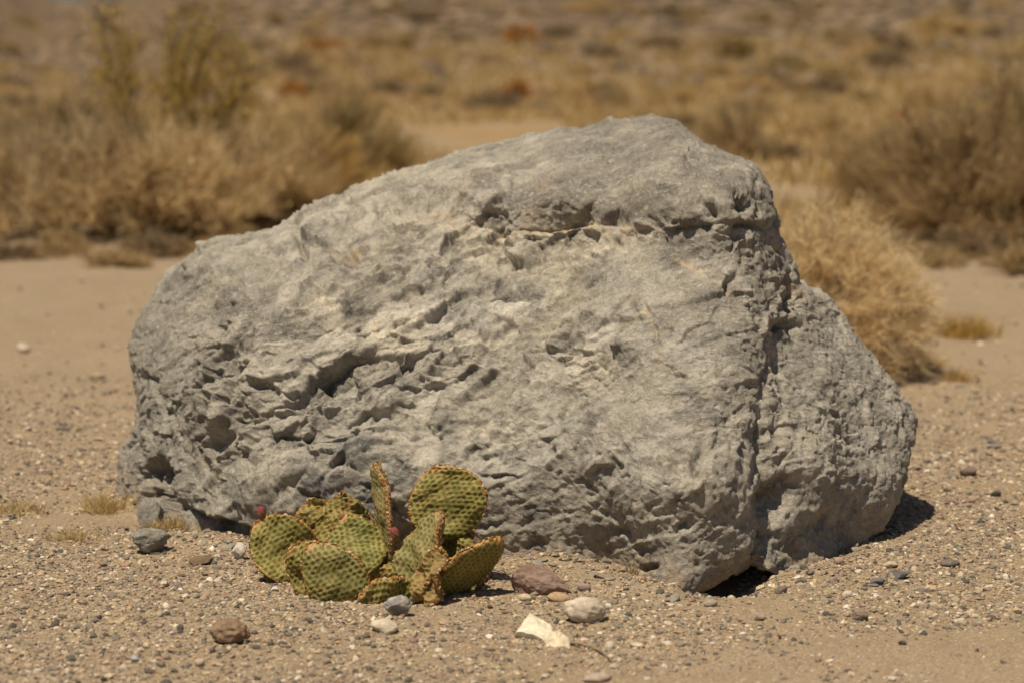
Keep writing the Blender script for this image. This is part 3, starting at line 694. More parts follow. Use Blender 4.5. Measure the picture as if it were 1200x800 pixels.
def pad_mesh(L, Wd, T, seed, shrivel=.3, bend=0., cup=0., twist=0., dry=0., tint=(1, 1, 1)):
    """obovate pad: x across, y along, z through; returns mesh arrays and the areole places"""
    r = np.random.default_rng(seed)
    NU, NT = 84, 116
    lat = .0100
    def prof(u):
        return np.maximum(0, np.sin(np.pi * np.clip(u, 0, 1) ** .78)) ** .62 * (.82 + .25 * u)
    pm = prof(np.linspace(0, 1, 200)).max()
    def half_w(u): return Wd / 2 * prof(u) / pm * (1 + .035 * np.sin(u * 9 + seed) * u)
    def shape(x, u, sgn, off):
        """point on the skin for across fraction x(-1..1) and along u, on face sgn, lifted by off"""
        w = half_w(u); xx = x * w
        t = T / 2 * np.sqrt(np.maximum(0, 1 - np.abs(x) ** 3.0)) * np.clip(np.minimum(u * 7 + .25, (1.005 - u) * 9), 0, 1) ** .5
        wr = (.12 + shrivel) * .011 * (np.sin(u * 11 + x * 3 + seed) * .5 + fbm(np.stack([xx * 22, u * L * 30, 0 * u + seed], -1), 2, 7)) 
        z = sgn * (t + off) + wr + bend * (u - .3) ** 2 * L + cup * (x * w) ** 2 / max(Wd, .01) * 4
        yy = u * L
        a = twist * (u - .5)
        return np.stack([xx * np.cos(a) - z * np.sin(a), yy, xx * np.sin(a) + z * np.cos(a)], -1)
    us = 1 - (1 - np.linspace(0, 1, NU)) ** 1.25; us = np.clip(us, .004, .998)
    th = np.linspace(0, 2 * math.pi, NT, endpoint=False)
    U, TH = np.meshgrid(us, th, indexing='ij'); U = U.ravel(); TH = TH.ravel()
    cx = np.cos(TH); x = np.sign(cx) * np.abs(cx) ** .85; sg = np.where(np.sin(TH) >= 0, 1., -1.)
    w = half_w(U); X = x * w; Yl = U * L
    jx = .0034 * perlin(np.stack([X * 42, Yl * 42, sg * 3 + seed], -1), 5); jy = .0040 * perlin(np.stack([X * 42 + 9, Yl * 42, sg * 3 + seed], -1), 6)
    col_f = (X + jx) / lat; ci = np.round(col_f); fx = col_f - ci                      # columns of areoles
    d = np.full(X.shape, 9.)
    for k_ in (-1, 0, 1):
        rw = (Yl + jy) / (lat * .92) - .5 * ((ci + k_) % 2); d = np.minimum(d, np.hypot(col_f - ci - k_, (rw - np.round(rw)) * .92))
    wr1 = perlin(np.stack([X * 55, Yl * 150, sg * 5 + seed], -1), 19); wr2 = perlin(np.stack([X * 30 + 4, Yl * 75, sg * 5 + seed], -1), 21)
    wrk = 1 - 2 * np.abs(wr1); tub = smooth(.10, .52, d)
    edge = smooth(.0, .30, np.abs(np.sin(TH)))
    h = edge * (.0013 * tub + (.0009 + .0016 * shrivel) * wrk * tub + .0014 * (.3 + shrivel) * wr2)
    h += .0006 * perlin(np.stack([X * 160, Yl * 160, sg + seed], -1), 9)
    V = shape(x, U, sg, h)
    i, j = np.meshgrid(np.arange(NU - 1), np.arange(NT), indexing='ij')
    a = (i * NT + j).ravel(); b = (i * NT + (j + 1) % NT).ravel()
    F = np.stack([a, b, b + NT, a + NT], -1)
    caps = [np.stack([np.zeros(NT - 2, int), np.arange(2, NT), np.arange(1, NT - 1)], -1), (NU - 1) * NT + np.stack([np.zeros(NT - 2, int), np.arange(1, NT - 1), np.arange(2, NT)], -1)]
    # skin colour: olive green, yellower on the ridges with a painted bump highlight, corky brown round the areoles and along the rim
    g1 = np.array([.115, .105, .022]); g2 = np.array([.300, .270, .070]); br = np.array([.190, .078, .018]); rimc = np.array([.50, .275, .10])
    nz = fbm(np.stack([X * 30, Yl * 30, sg + seed], -1), 3, 15)
    m = np.clip(.55 * tub + .35 * tub * wrk - .05 + .35 * nz, 0, 1)[:, None]
    c = g1 * (1 - m) + g2 * m
    k = (edge * np.exp(-(d / .16) ** 2) * .65)[:, None]; c = c * (1 - k) + br * k
    k = (edge * (.28 + .3 * shrivel) * (1 - smooth(.05, .3, np.abs(fx))) * np.clip(.6 + nz, 0, 1))[:, None]; c = c * (1 - k) + br * 1.1 * k
    k = (np.maximum(1 - smooth(.08, .42, np.abs(np.sin(TH))), smooth(.90, .97, U)) * r.uniform(.6, 1.) * np.clip(.75 + 1.2 * nz, 0, 1))[:, None]; c = c * (1 - k) + rimc * r.uniform(.75, 1.15) * k
    k = np.clip(dry + .8 * shrivel * smooth(.1, .7, nz), 0, 1)[:, None] * .8; c = c * (1 - k) + np.array([.265, .165, .060]) * k
    c = c * np.array(tint)
    # areole places on both faces and round the rim
    A = []
    for sgn in (1., -1.):
        for q in range(-12, 13):
            for n in range(0, int(L / lat / .92) + 2):
                yy = (n + .5 * (q % 2)) * lat * .92; xx = q * lat; u_ = yy / L
                if not .08 < u_ < .97: continue
                wv = float(half_w(np.array([u_]))[0])
                if abs(xx) > wv * .93: continue
                pj = np.array([[xx * 42, yy * 42, sgn * 3 + seed]]); A.append(((xx - .0034 * perlin(pj, 5)[0]) / wv, u_ - .0040 * perlin(pj + np.array([9, 0, 0]), 6)[0] / L, sgn, 0, r.uniform(.8, 1.04)))
    nrim = int(2.4 * L / .0055)
    for sx in (-1., 1.):
        for q in range(nrim):
            A.append((sx * r.uniform(.955, 1.), .15 + .84 * (q + r.random() * .6) / nrim, r.choice([-1., 1.]), 0, r.uniform(1.4, 2.5)))
    for q in range(int(Wd / .006)):
        A.append((r.uniform(-.9, .9), r.uniform(.975, .998), r.choice([-1., 1.]), 0, r.uniform(1.4, 2.5)))
    A = np.array(A); PA = shape(A[:, 0], A[:, 1], A[:, 2], .0002)
    PN = shape(A[:, 0] * 1.02, np.minimum(A[:, 1] * 1.01, 1.), A[:, 2], .004) - PA
    PN[:, 2] += A[:, 2] * .002; PN /= np.linalg.norm(PN, axis=1)[:, None]
    return V, [F] + caps, c, PA, PN, A[:, 4]

def areole_mesh(PA, PN, S, seed, dry=0.):
    """each tuft: a low corky cushion with a few bristles"""
    r = np.random.default_rng(seed); n = len(PA); Vs, Fs, Cs = [], [], []
    t1 = np.cross(PN, r.normal(size=(n, 3))); t1 /= np.linalg.norm(t1, axis=1)[:, None]; t2 = np.cross(PN, t1)
    rad = np.where(S > 1.05, .0015, .00105) * S * r.uniform(.75, 1.3, n)
    ring = [PA + (t1 * math.cos(k * 1.2566) + t2 * math.sin(k * 1.2566)) * (rad * r.uniform(.75, 1.25, n))[:, None] - PN * .0004 for k in range(5)]
    apex = PA + PN * (rad * r.uniform(.6, 1.1, n))[:, None]
    V = np.stack(ring + [apex], 1); F = np.array([(k, (k + 1) % 5, 5) for k in range(5)])
    pal = np.array([(.20, .075, .020), (.31, .135, .036), (.42, .21, .070), (.50, .30, .14), (.60, .44, .30)])
    w = np.where(S[:, None] > 1.05, np.array([.12, .28, .28, .20, .12]), np.array([.42, .38, .16, .04, 0])); w = w / w.sum(1)[:, None]
    pick = (r.random((n, 1)) > np.cumsum(w, 1)).sum(1).clip(0, 4)
    c = pal[pick]
    Vs.append(V.reshape(-1, 3)); Fs.append((F[None] + (np.arange(n) * 6)[:, None, None]).reshape(-1, 3)); Cs.append(np.repeat(c, 6, 0)); off = n * 6
    for q in range(6):
        dr = PN + .8 * r.normal(size=(n, 3)); dr /= np.linalg.norm(dr, axis=1)[:, None]
        l = (.0022 + .0026 * (S - 1)) * r.uniform(.6, 1.4, n); b0 = PA + PN * (.3 * rad)[:, None]
        sd = np.cross(dr, r.normal(size=(n, 3))); sd /= np.linalg.norm(sd, axis=1)[:, None]
        V = np.stack([b0 + sd * .00028, b0 - sd * .00028, b0 + dr * l[:, None]], 1)
        Vs.append(V.reshape(-1, 3)); Fs.append(off + np.arange(n * 3).reshape(-1, 3)); Cs.append(np.repeat(c * 1.15, 3, 0)); off += n * 3
    return np.concatenate(Vs), np.concatenate(Fs), np.concatenate(Cs)

cb = at(478., 708., float(gdepth(478., 708.)) + .03)
cactus = link('prickly_pear_cactus', None, label='low clump of green flat-padded prickly pear cactus beside the boulder', cat='cactus', loc=(cb[0], cb[1], float(ground_z(cb[0], cb[1]))))
CL = np.array(cactus.location)

def pad(base, tip, width_px, nrm, seed, T=.016, label=None, **kw):
    B = at(*[float(v) for v in base]); Tp = at(*[float(v) for v in tip])
    L = float(np.linalg.norm(Tp - B)); Wd = width_px * 4.08 / F_PX
    sd, ax, fn = frame_of(Tp - B, np.array(nrm, float))
    V, F, c, PA, PN, S = pad_mesh(L, Wd, T, seed, **kw)
    Mx = np.stack([sd, ax, fn], 0)
    gz = lambda Pw: Pw
    W = V @ Mx + B - CL
    me = mesh_np('pad', W, F, M_PAD, True, c)
    o = link('pad', me, cactus, label)
    a, f, cc = areole_mesh(PA @ Mx + B - CL, PN @ Mx, S, seed + 500)
    link('areoles', mesh_np('areoles', a, f, M_AREOLE, False, cc), o, kind='stuff')
    return o

def bud(parent, px_, py_, Y_, size, up, seed):
    """unopened flower bud: scaly barrel with a pink crown"""
    r = np.random.default_rng(seed); v, f = ICO[3]; v = v.copy()
    th = np.arctan2(v[:, 1], v[:, 0]); k = v[:, 2]
    rad = np.where(k > 0, 1 - .32 * k ** 3, 1 - .35 * k ** 2)
    scale_ = 1 + .07 * np.cos(5 * th + 6 * k) * (1 - k * k)
    V = np.stack([v[:, 0] * rad * scale_ * .9, v[:, 1] * rad * scale_ * .9, np.minimum(k, .72 + .1 * np.cos(6 * th)) * 1.6 + .5 + .05 * np.cos(6 * th) * (k > .6)], -1) * size
    m = smooth(-.35, .55, k + .12 * np.cos(5 * th))[:, None]
    c = np.array([.20, .125, .045]) * (1 - m) + np.array([.225, .045, .050]) * m
    c = c * (1 + .25 * fbm(v * 4 + seed, 3, 3)[:, None])
    fr = Vector(up).to_track_quat('Z', 'Y').to_matrix(); Mx = np.array(fr)
    P = at(float(px_), float(py_), float(Y_))
    return link('flower_bud', mesh_np('flower_bud', V @ Mx.T + P - CL, f, M_BUD, True, np.clip(c, .01, 1)), parent)

p3 = pad((412, 646, 4.19), (398, 580, 4.255), 80, (.10, -.55, .82), 103, shrivel=1.0, dry=.12, cup=-.3)
p2 = pad((388, 640, 4.20), (360, 588, 4.26), 58, (-.25, -.6, .75), 102, shrivel=.9, dry=.15)
p1 = pad((364, 672, 4.155), (300, 611, 4.175), 80, (-.18, -.86, .48), 101, shrivel=.25, cup=.25, label='rounded pad leaning away from the clump, nearest the stones')
p4 = pad((428, 674, 4.075), (408, 606, 4.135), 74, (-.05, -.72, .69), 104, shrivel=.3, bend=.1, tint=(.9, .97, .9))
p5b = pad((405, 700, 4.05), (341, 640, 4.055), 72, (-.38, -.80, .42), 106, shrivel=.35)
p5 = pad((425, 710, 4.005), (358, 643, 4.00), 72, (-.10, -.95, .12), 105, shrivel=.2, bend=-.30, tint=(.92, .96, 1.15), label='pale rounded pad at the front of the clump with a bud on its rim')
p6 = pad((457, 668, 4.12), (442, 541, 4.14), 66, (-.955, -.30, .05), 107, T=.017, shrivel=.15, tint=(1.05, 1.0, 1.5), label='tall upright pad seen edge on')
p7 = pad((541, 628, 4.11), (508, 547, 4.13), 97, (-.06, -.95, .26), 108, T=.018, shrivel=.25, cup=.15, label='big round pad standing highest against the boulder')
p8 = pad((470, 684, 4.05), (520, 600, 4.03), 64, (-.72, -.60, .36), 109, shrivel=.45, twist=.9, tint=(1.0, 1., 1.4), label='twisted grey-green pad leaning over the middle of the clump')
p9 = pad((514, 696, 4.045), (588, 630, 4.03), 66, (.34, -.66, -.62), 110, shrivel=.12, bend=.0, label='smooth pad tipped over to show its underside')
p10 = pad((524, 690, 4.09), (541, 620, 4.13), 62, (-.45, -.80, .35), 111, shrivel=.95, label='badly wrinkled pad behind the tipped one')
p11 = pad((498, 715, 3.975), (517, 641, 3.985), 34, (-.80, -.60, .0), 112, T=.011, shrivel=.9, dry=.85, label='thin shrivelled brown pad')
p16 = pad((482, 704, 3.985), (511, 646, 3.99), 28, (-.70, -.70, .2), 113, T=.011, shrivel=.8, dry=.7, label='thin shrivelled pad')
p12 = pad((484, 688, 4.03), (419, 701, 3.985), 42, (-.02, -.93, -.25), 114, T=.018, shrivel=.4, label='pad lying flat along the ground')
p13 = pad((452, 694, 4.07), (432, 649, 4.11), 52, (.0, -.75, .65), 115, shrivel=1.0, dry=.30, label='yellowed wrinkled pad in the heart of the clump')
p14 = pad((528, 692, 4.09), (570, 675, 4.09), 30, (-.1, -.8, .5), 116, T=.012, shrivel=1., dry=.9, label='dead orange-brown pad on the ground')
p15 = pad((533, 662, 4.16), (549, 608, 4.18), 30, (-.3, -.8, .3), 117, shrivel=.8, dry=.2)
bud(p1, 307, 603, 4.175, .0088, (-.15, -.1, 1), 1); bud(p4, 403, 611, 4.148, .0080, (-.2, -.4, 1), 2)
bud(p8, 464, 628, 4.065, .0092, (-.3, -.1, 1), 3); bud(p5, 381, 647, 4.018, .0092, (0, -.15, 1), 4)

# ------------------------------------------------------------------ dry plants
def ribbons(P, w0, w1, r):
    """P (n,s,3) centre lines -> tapering blades"""
    n, s, _ = P.shape
    d = P[:, -1] - P[:, 0]; sd = np.cross(d, r.normal(size=(n, 3))); sd /= np.maximum(np.linalg.norm(sd, axis=1), 1e-9)[:, None]
    w = np.linspace(1, 0, s)[None, :, None] * (np.asarray(w0)[..., None, None] if np.ndim(w0) else w0) + np.linspace(0, 1, s)[None, :, None] * w1
    V = np.stack([P - sd[:, None] * w / 2, P + sd[:, None] * w / 2], 2).reshape(-1, 3)
    k = np.arange(s - 1); q = np.stack([2 * k, 2 * k + 1, 2 * k + 3, 2 * k + 2], -1)
    return V, (q[None] + (np.arange(n) * 2 * s)[:, None, None]).reshape(-1, 4)

def tubes(P, w0, w1):
    """P (n,s,3) -> three-sided tapering stems"""
    n, s, _ = P.shape
    d = P[:, -1] - P[:, 0]; d /= np.maximum(np.linalg.norm(d, axis=1), 1e-9)[:, None]
    a = np.cross(d, np.array([.31, .77, .55])); a /= np.linalg.norm(a, axis=1)[:, None]; b = np.cross(d, a)
    w = (np.linspace(1, 0, s) * w0 + np.linspace(0, 1, s) * w1)[None, :, None] / 2
    V = np.stack([P + w * (a * math.cos(k * 2.0944) + b * math.sin(k * 2.0944))[:, None] for k in range(3)], 2).reshape(-1, 3)
    k = np.arange(s - 1); q = np.concatenate([np.stack([3 * k + m, 3 * k + (m + 1) % 3, 3 * k + 3 + (m + 1) % 3, 3 * k + 3 + m], -1) for m in range(3)])
    return V, (q[None] + (np.arange(n) * 3 * s)[:, None, None]).reshape(-1, 4)

def shrub_arrays(seed, rx, ry, hz, n_stem, n_twig, tw_len, cols, stem_col, droop=.25, tw_w=.0035, up=.5, lean=(0, 0), leaf=0, leaf_size=.01, leaf_cols=None, low=.05, lumps=0, st_w=.010, ulo=.25, rnd=.42, vase=False):
    """stems rise from one crown and fork into many fine twigs that fill a dome"""
    r = np.random.default_rng(seed)
    def shell(n, lo):
        th = r.random(n) * 2 * math.pi; ph = np.arcsin(np.clip(r.uniform(lo, 1, n), 0, 1)); rr = r.uniform(.55, 1, n) ** .6
        d = np.stack([np.cos(ph) * np.cos(th), np.cos(ph) * np.sin(th), np.sin(ph)], -1)
        if lumps: rr = rr * (1 - lumps * (.5 + .5 * perlin(d * 2.3 + seed, 3)) + .15)
        return d * rr[:, None] * np.array([rx, ry, hz]) + np.array([lean[0], lean[1], 0]) * (d[:, 2:3])
    tip = shell(n_stem, low)
    if vase:
        th = r.random(n_stem) * 2 * math.pi; q_ = np.sqrt(r.random(n_stem)); tip = np.stack([rx * q_ * np.cos(th), ry * q_ * np.sin(th), hz * r.uniform(.55, 1., n_stem) * (1 - .12 * q_)], -1)
    b0 = np.stack([r.normal(0, rx * .12, n_stem), r.normal(0, ry * .12, n_stem), np.full(n_stem, -.03)], -1)
    S = 6; t = np.linspace(0, 1, S)[None, :, None]
    mid = (b0 + tip) / 2 + np.array([0, 0, 1.]) * (droop * hz * (1 - tip[:, 2:3] / hz)) + r.normal(0, .05, (n_stem, 3)) * rx
    P = (1 - t) ** 2 * b0[:, None] + 2 * t * (1 - t) * mid[:, None] + t ** 2 * tip[:, None]
    sV, sF = tubes(P, st_w, st_w * .3)
    sC = np.repeat(np.array(stem_col)[None] * r.uniform(.7, 1.25, (n_stem, 1)), 3 * S, 0)
    k = r.integers(0, n_stem, n_twig); u = r.uniform(ulo, 1, n_twig) ** .7
    ii = np.clip((u * (S - 1)).astype(int), 0, S - 2); f = (u * (S - 1) - ii)[:, None]
    st = P[k, ii] * (1 - f) + P[k, ii + 1] * f; dr = P[k, ii + 1] - P[k, ii]; dr /= np.linalg.norm(dr, axis=1)[:, None]
    out = st * np.array([1, 1, .7]); out /= np.maximum(np.linalg.norm(out, axis=1), 1e-6)[:, None]
    dr = dr * .6 + .5 * out + np.array([0, 0, up]) + r.normal(0, rnd, (n_twig, 3)); dr /= np.linalg.norm(dr, axis=1)[:, None]
    l = tw_len * r.uniform(.5, 1.3, (n_twig, 1)); e = st + dr * l
    m = (st + e) / 2 + r.normal(0, .10, (n_twig, 3)) * l
    e[:, 2] = np.maximum(e[:, 2], .01)
    Q = np.stack([st, m, e], 1)
    tV, tF = ribbons(Q, tw_w, tw_w * .35, r)
    cols = np.array(cols); cc = cols[r.integers(0, len(cols), n_twig)] * r.uniform(.75, 1.2, (n_twig, 1))
    tC = np.repeat(cc, 6, 0)
    lV = lF = lC = None
    if leaf:
        k = r.integers(0, n_twig, leaf); u = r.uniform(.2, 1.05, (leaf, 1)); p = st[k] * (1 - u) + e[k] * u + r.normal(0, .006, (leaf, 3))
        a = r.normal(size=(leaf, 3)); a /= np.linalg.norm(a, axis=1)[:, None]; b = np.cross(a, r.normal(size=(leaf, 3))); b /= np.linalg.norm(b, axis=1)[:, None]
        s = leaf_size * r.uniform(.6, 1.3, (leaf, 1))
        lV = np.stack([p - a * s, p - b * s * .4, p + a * s, p + b * s * .4], 1).reshape(-1, 3); lF = np.arange(leaf * 4).reshape(-1, 4)
        lc = np.array(leaf_cols); lC = np.repeat(lc[r.integers(0, len(lc), leaf)] * r.uniform(.75, 1.2, (leaf, 1)), 4, 0)
    return (sV, sF, sC), (tV, tF, tC), (lV, lF, lC)

def shrub_meshes(name, **kw):
    s, t, l = shrub_arrays(**kw)
    out = [('stems', mesh_np('stems', s[0], s[1], M_TWIG, True, s[2])), ('twigs', mesh_np('twigs', t[0], t[1], M_TWIG, False, t[2]))]
    if l[0] is not None: out.append(('leaves', mesh_np('leaves', l[0], l[1], M_LEAF, False, l[2])))
    return out
def ground_at(px_, py_):
    """where a pixel's ray meets the terrain"""
    d = ray(float(px_), float(py_)); lo = 2.0
    ts = np.geomspace(2, 900, 1500); P = np.array([0, 0, CAM_H]) + d[None] * ts[:, None]
    below = P[:, 2] < ground_z(P[:, 0], P[:, 1]); i_ = int(np.argmax(below)) if below.any() else len(ts) - 1
    return P[i_]
def put_shrub(name, meshes, px_, py_, label, cat='shrub', group=None, scale=1., rz=0., xyz=None):
    p = ground_at(px_, py_) if xyz is None else np.array(xyz, float)
    e = link(name, None, None, label, cat, group, loc=(p[0], p[1], float(ground_z(p[0], p[1])) + .0))
    e.rotation_euler = (0, 0, rz); e.scale = (scale,) * 3 if np.isscalar(scale) else scale
    for nme, me in meshes: link(nme, me, e, kind='stuff' if nme in ('twigs', 'leaves') else None)
    return e

STRAW = [(.84, .66, .38), (.88, .73, .46), (.76, .57, .30), (.64, .46, .23)]
TAN = [(.60, .43, .20), (.68, .51, .27), (.48, .33, .145), (.54, .39, .19)]
BROWN = [(.38, .255, .125), (.44, .305, .15), (.29, .195, .10), (.50, .355, .18)]
OLIVE = [(.54, .37, .075), (.60, .42, .09), (.44, .32, .08), (.64, .45, .13)]
GOLD = [(.56, .37, .125), (.50, .32, .095), (.62, .43, .165), (.44, .28, .085)]
ORNG = [(.58, .29, .075), (.52, .24, .06), (.62, .34, .10), (.46, .25, .08)]
GRYB = [(.32, .245, .16), (.38, .30, .20), (.26, .20, .13)]

# straw dome right behind the boulder
p = at(985., 445., float(gdepth(985., 445.))); 
put_shrub('straw_bush', shrub_meshes('straw', seed=1, rx=.345, ry=.34, hz=.50, n_stem=620, n_twig=26000, tw_len=.052, cols=STRAW + STRAW[:2] + STRAW[:2], stem_col=(.34, .235, .12), tw_w=.0023, up=.05, droop=.50, low=.0, st_w=.004, ulo=.55, rnd=.85), 0, 0,
          'rounded straw-coloured bush of fine dry stems right behind the boulder', 'bush', xyz=(p[0] - .035, p[1] + .10, 0))
# right-hand bush
rb = shrub_meshes('brown', seed=2, rx=.70, ry=.60, hz=.78, n_stem=70, n_twig=4600, tw_len=.20, cols=TAN[:2] + BROWN + BROWN[:3], stem_col=(.20, .14, .085), tw_w=.007, up=.6, rnd=.6, lumps=.75, droop=.1, leaf=3000, leaf_size=.014, leaf_cols=TAN + [(.24, .20, .09)])
p = ground_at(1170, 292); put_shrub('brown_bush', rb, 0, 0, 'large tangled brown bush with a dark hollow at its foot, right of the straw bush', 'bush', xyz=(p[0] + .02, p[1] + .45, 0))
p = ground_at(1215, 262); put_shrub('brown_bush', shrub_meshes('tall', seed=3, rx=.55, ry=.5, hz=.92, n_stem=90, n_twig=5200, tw_len=.20, cols=TAN + [(.25, .21, .10), (.29, .24, .12)], stem_col=(.2, .15, .09), tw_w=.006, up=.55, rnd=.7, lumps=.6, droop=.1), 0, 0,
          'tall upright greenish brown bush rising behind the tangled brown bush', 'bush', xyz=(p[0] + .0, p[1] + .6, 0))
p = ground_at(1055, 262); put_shrub('brown_bush', shrub_meshes('mid', seed=4, rx=.38, ry=.4, hz=.42, n_stem=90, n_twig=5000, tw_len=.12, cols=TAN + BROWN[:2], stem_col=(.2, .14, .08), tw_w=.006, lumps=.3), 0, 0,
          'low tan bush joined to the left of the tangled brown bush', 'bush', xyz=(p[0], p[1] + .3, 0))
# left thicket
LEFT = [(30, 288, .62, .62, 21, TAN + GRYB, 'grey tan bush at the outer end of the thicket'), (118, 292, .66, .60, 22, TAN + BROWN[:2], 'broad tan bush with dark trunks in the thicket below the tall creosote'),
        (205, 286, .55, .58, 23, STRAW[1:] + TAN, 'paler straw-tan bush in the thicket between two darker bushes'), (283, 280, .62, .60, 24, TAN + BROWN, 'brown twiggy bush in the thicket left of the golden clump')]
for px_, py_, rx, hz, sd, cols, lab in LEFT:
    p = ground_at(px_, py_)
    put_shrub('thicket_bush', shrub_meshes('thicket', seed=sd, rx=rx, ry=.5, hz=hz, n_stem=60, n_twig=3600, tw_len=.19, cols=cols + STRAW[:3], stem_col=(.20, .14, .085), tw_w=.007, lumps=.75, up=.9, leaf=2000, leaf_size=.014, leaf_cols=cols + STRAW[:1], rnd=.75), 0, 0, lab, 'bush', 'bushes of the left thicket', xyz=(p[0], p[1] + .42, 0), rz=sd)
p = ground_at(345, 262); put_shrub('thicket_bush', shrub_meshes('golden', seed=25, rx=.42, ry=.4, hz=.44, n_stem=100, n_twig=6000, tw_len=.13, cols=GOLD + TAN[:2], stem_col=(.26, .17, .08), tw_w=.006, lumps=.3), 0, 0,
          'golden brown bush at the inner end of the thicket beside the boulder', 'bush', 'bushes of the left thicket', xyz=(p[0], p[1] + .4, 0))
p = ground_at(412, 214); put_shrub('thicket_bush', shrub_meshes('pale', seed=26, rx=.42, ry=.42, hz=.46, n_stem=90, n_twig=6000, tw_len=.16, cols=TAN + [(.24, .20, .07), (.28, .22, .09)], stem_col=(.22, .16, .09), tw_w=.007, lumps=.3, up=.9), 0, 0,
          'grass-like bush with greenish stems behind the boulder shoulder', 'bush', 'bushes of the left thicket', xyz=(p[0], p[1] + .2, 0))
p = ground_at(60, 235); put_shrub('thicket_bush', shrub_meshes('rear', seed=27, rx=.8, ry=.5, hz=.55, n_stem=130, n_twig=7000, tw_len=.16, cols=TAN + GRYB, stem_col=(.19, .14, .09), tw_w=.007, lumps=.4), 0, 0,
          'wide dull tan bush standing behind the thicket under the creosote', 'bush', 'bushes of the left thicket', xyz=(p[0], p[1] + .6, 0))
p = ground_at(160, 250)
put_shrub('creosote_bush', shrub_meshes('creosote', seed=28, rx=.62, ry=.40, hz=1.25, n_stem=15, n_twig=420, tw_len=.27, cols=[(.13, .10, .05), (.17, .12, .06)], stem_col=(.11, .085, .055), tw_w=.006, up=.5, droop=-.05, vase=True, ulo=.35, rnd=.75, leaf=4200, leaf_size=.013, leaf_cols=OLIVE, st_w=.009), 0, 0,
          'tall sparse creosote bush with olive leaves rising above the thicket', 'bush', xyz=(p[0], p[1] + .55, 0))
p = ground_at(235, 248)
put_shrub('creosote_bush', shrub_meshes('creosote', seed=29, rx=.30, ry=.3, hz=.80, n_stem=12, n_twig=260, tw_len=.18, cols=[(.13, .10, .05), (.17, .12, .06)], stem_col=(.11, .085, .055), tw_w=.006, up=.5, droop=-.05, vase=True, ulo=.3, rnd=.75, leaf=1500, leaf_size=.013, leaf_cols=OLIVE, st_w=.009), 0, 0,
          'shorter olive creosote bush to the right of the tall sparse one', 'bush', xyz=(p[0], p[1] + .6, 0))

# small dry tufts on the sand
def tuft(name, px_, py_, w, h, n, cols, label, seed, group=None, cat='grass tuft', splay=.9):
    r = np.random.default_rng(seed)
    b = np.stack([np.clip(r.normal(0, w * .30, n), -w * .6, w * .6), np.clip(r.normal(0, w * .25, n), -w * .5, w * .5), np.full(n, -.004)], -1)
    d = np.stack([r.normal(0, splay, n), r.normal(0, splay, n), np.ones(n)], -1); d /= np.linalg.norm(d, axis=1)[:, None]
    l = h * r.uniform(.5, 1.2, (n, 1)); e = b + d * l; m = (b + e) / 2 + np.array([0, 0, .12]) * l
    V_, F_ = ribbons(np.stack([b, m, e], 1), .0016 + .0012 * h / .05, .0005, r)
    c = np.repeat(np.array(cols)[r.integers(0, len(cols), n)] * r.uniform(.8, 1.2, (n, 1)), 6, 0)
    p = ground_at(px_, py_)
    return link(name, mesh_np(name, V_, F_, M_TWIG, False, c), None, label, cat, group, loc=(p[0], p[1], float(ground_z(p[0], p[1]))))
YEL = [(.56, .42, .19), (.62, .48, .25), (.50, .37, .16)]
tuft('grass_tuft', 126, 600, .075, .050, 260, YEL, 'yellow dry grass tuft at the foot of the boulder, outermost', 401)
tuft('grass_tuft', 86, 634, .075, .030, 170, YEL, 'sparse yellow grass tuft out on the gravel left of the squarish stone', 402)
tuft('grass_tuft', 186, 622, .05, .030, 150, YEL, 'yellow grass tuft between the two grey stones by the boulder', 403)
tuft('grass_tuft', 203, 618, .045, .028, 140, YEL, 'yellow grass tuft against the undercut boulder foot', 404)
tuft('grass_tuft', 22, 600, .09, .035, 200, YEL, 'thin yellow grass tuft farthest out on the gravel', 405)
tuft('grass_tuft', 1130, 396, .17, .085, 500, GOLD, 'golden grass tuft on sand beside the straw bush', 406)
tuft('grass_tuft', 1122, 446, .08, .05, 120, GOLD + BROWN[:1], 'small brownish tuft on sand in front of the golden tuft', 407)
tuft('grass_tuft', 1078, 432, .10, .07, 200, GOLD, 'short golden tuft hugging the foot of the straw bush', 408)
tuft('grass_tuft', 940, 262, .35, .13, 900, GOLD, 'strip of golden grass behind the straw bush', 409)
tuft('grass_tuft', 1000, 268, .35, .12, 900, GOLD, 'patch of golden grass between the straw bush and tangled bush', 410)
tuft('grass_tuft', 1108, 518, .05, .02, 60, YEL, 'tiny yellow sprout on sand near the boulder lobe', 411)
tuft('grass_tuft', 345, 752, .02, .012, 30, YEL, 'tiny straw wisp lying on the gravel', 412)
tuft('grass_tuft', 618, 742, .04, .020, 110, YEL, 'little dry wisp growing against the white rock slab', 413)
tuft('grass_tuft', 738, 672, .03, .022, 60, YEL + GRYB, 'little dry wisp at the boulder base behind the tan stone', 414)
_r5 = np.random.default_rng(415)
for k, (a_, b_) in enumerate([(15, 297), (60, 302), (105, 304), (150, 300), (196, 296), (246, 290), (300, 284), (350, 268), (1085, 300), (1130, 306), (1172, 304), (1198, 310)]):
    tuft('litter_tuft', a_, b_, .16, .09, 110, BROWN + BROWN[:3], 'loose brown twig litter on the sand along the foot of the bushes', 420 + k, 'twig litter below the bushes', 'twig litter', 1.6)

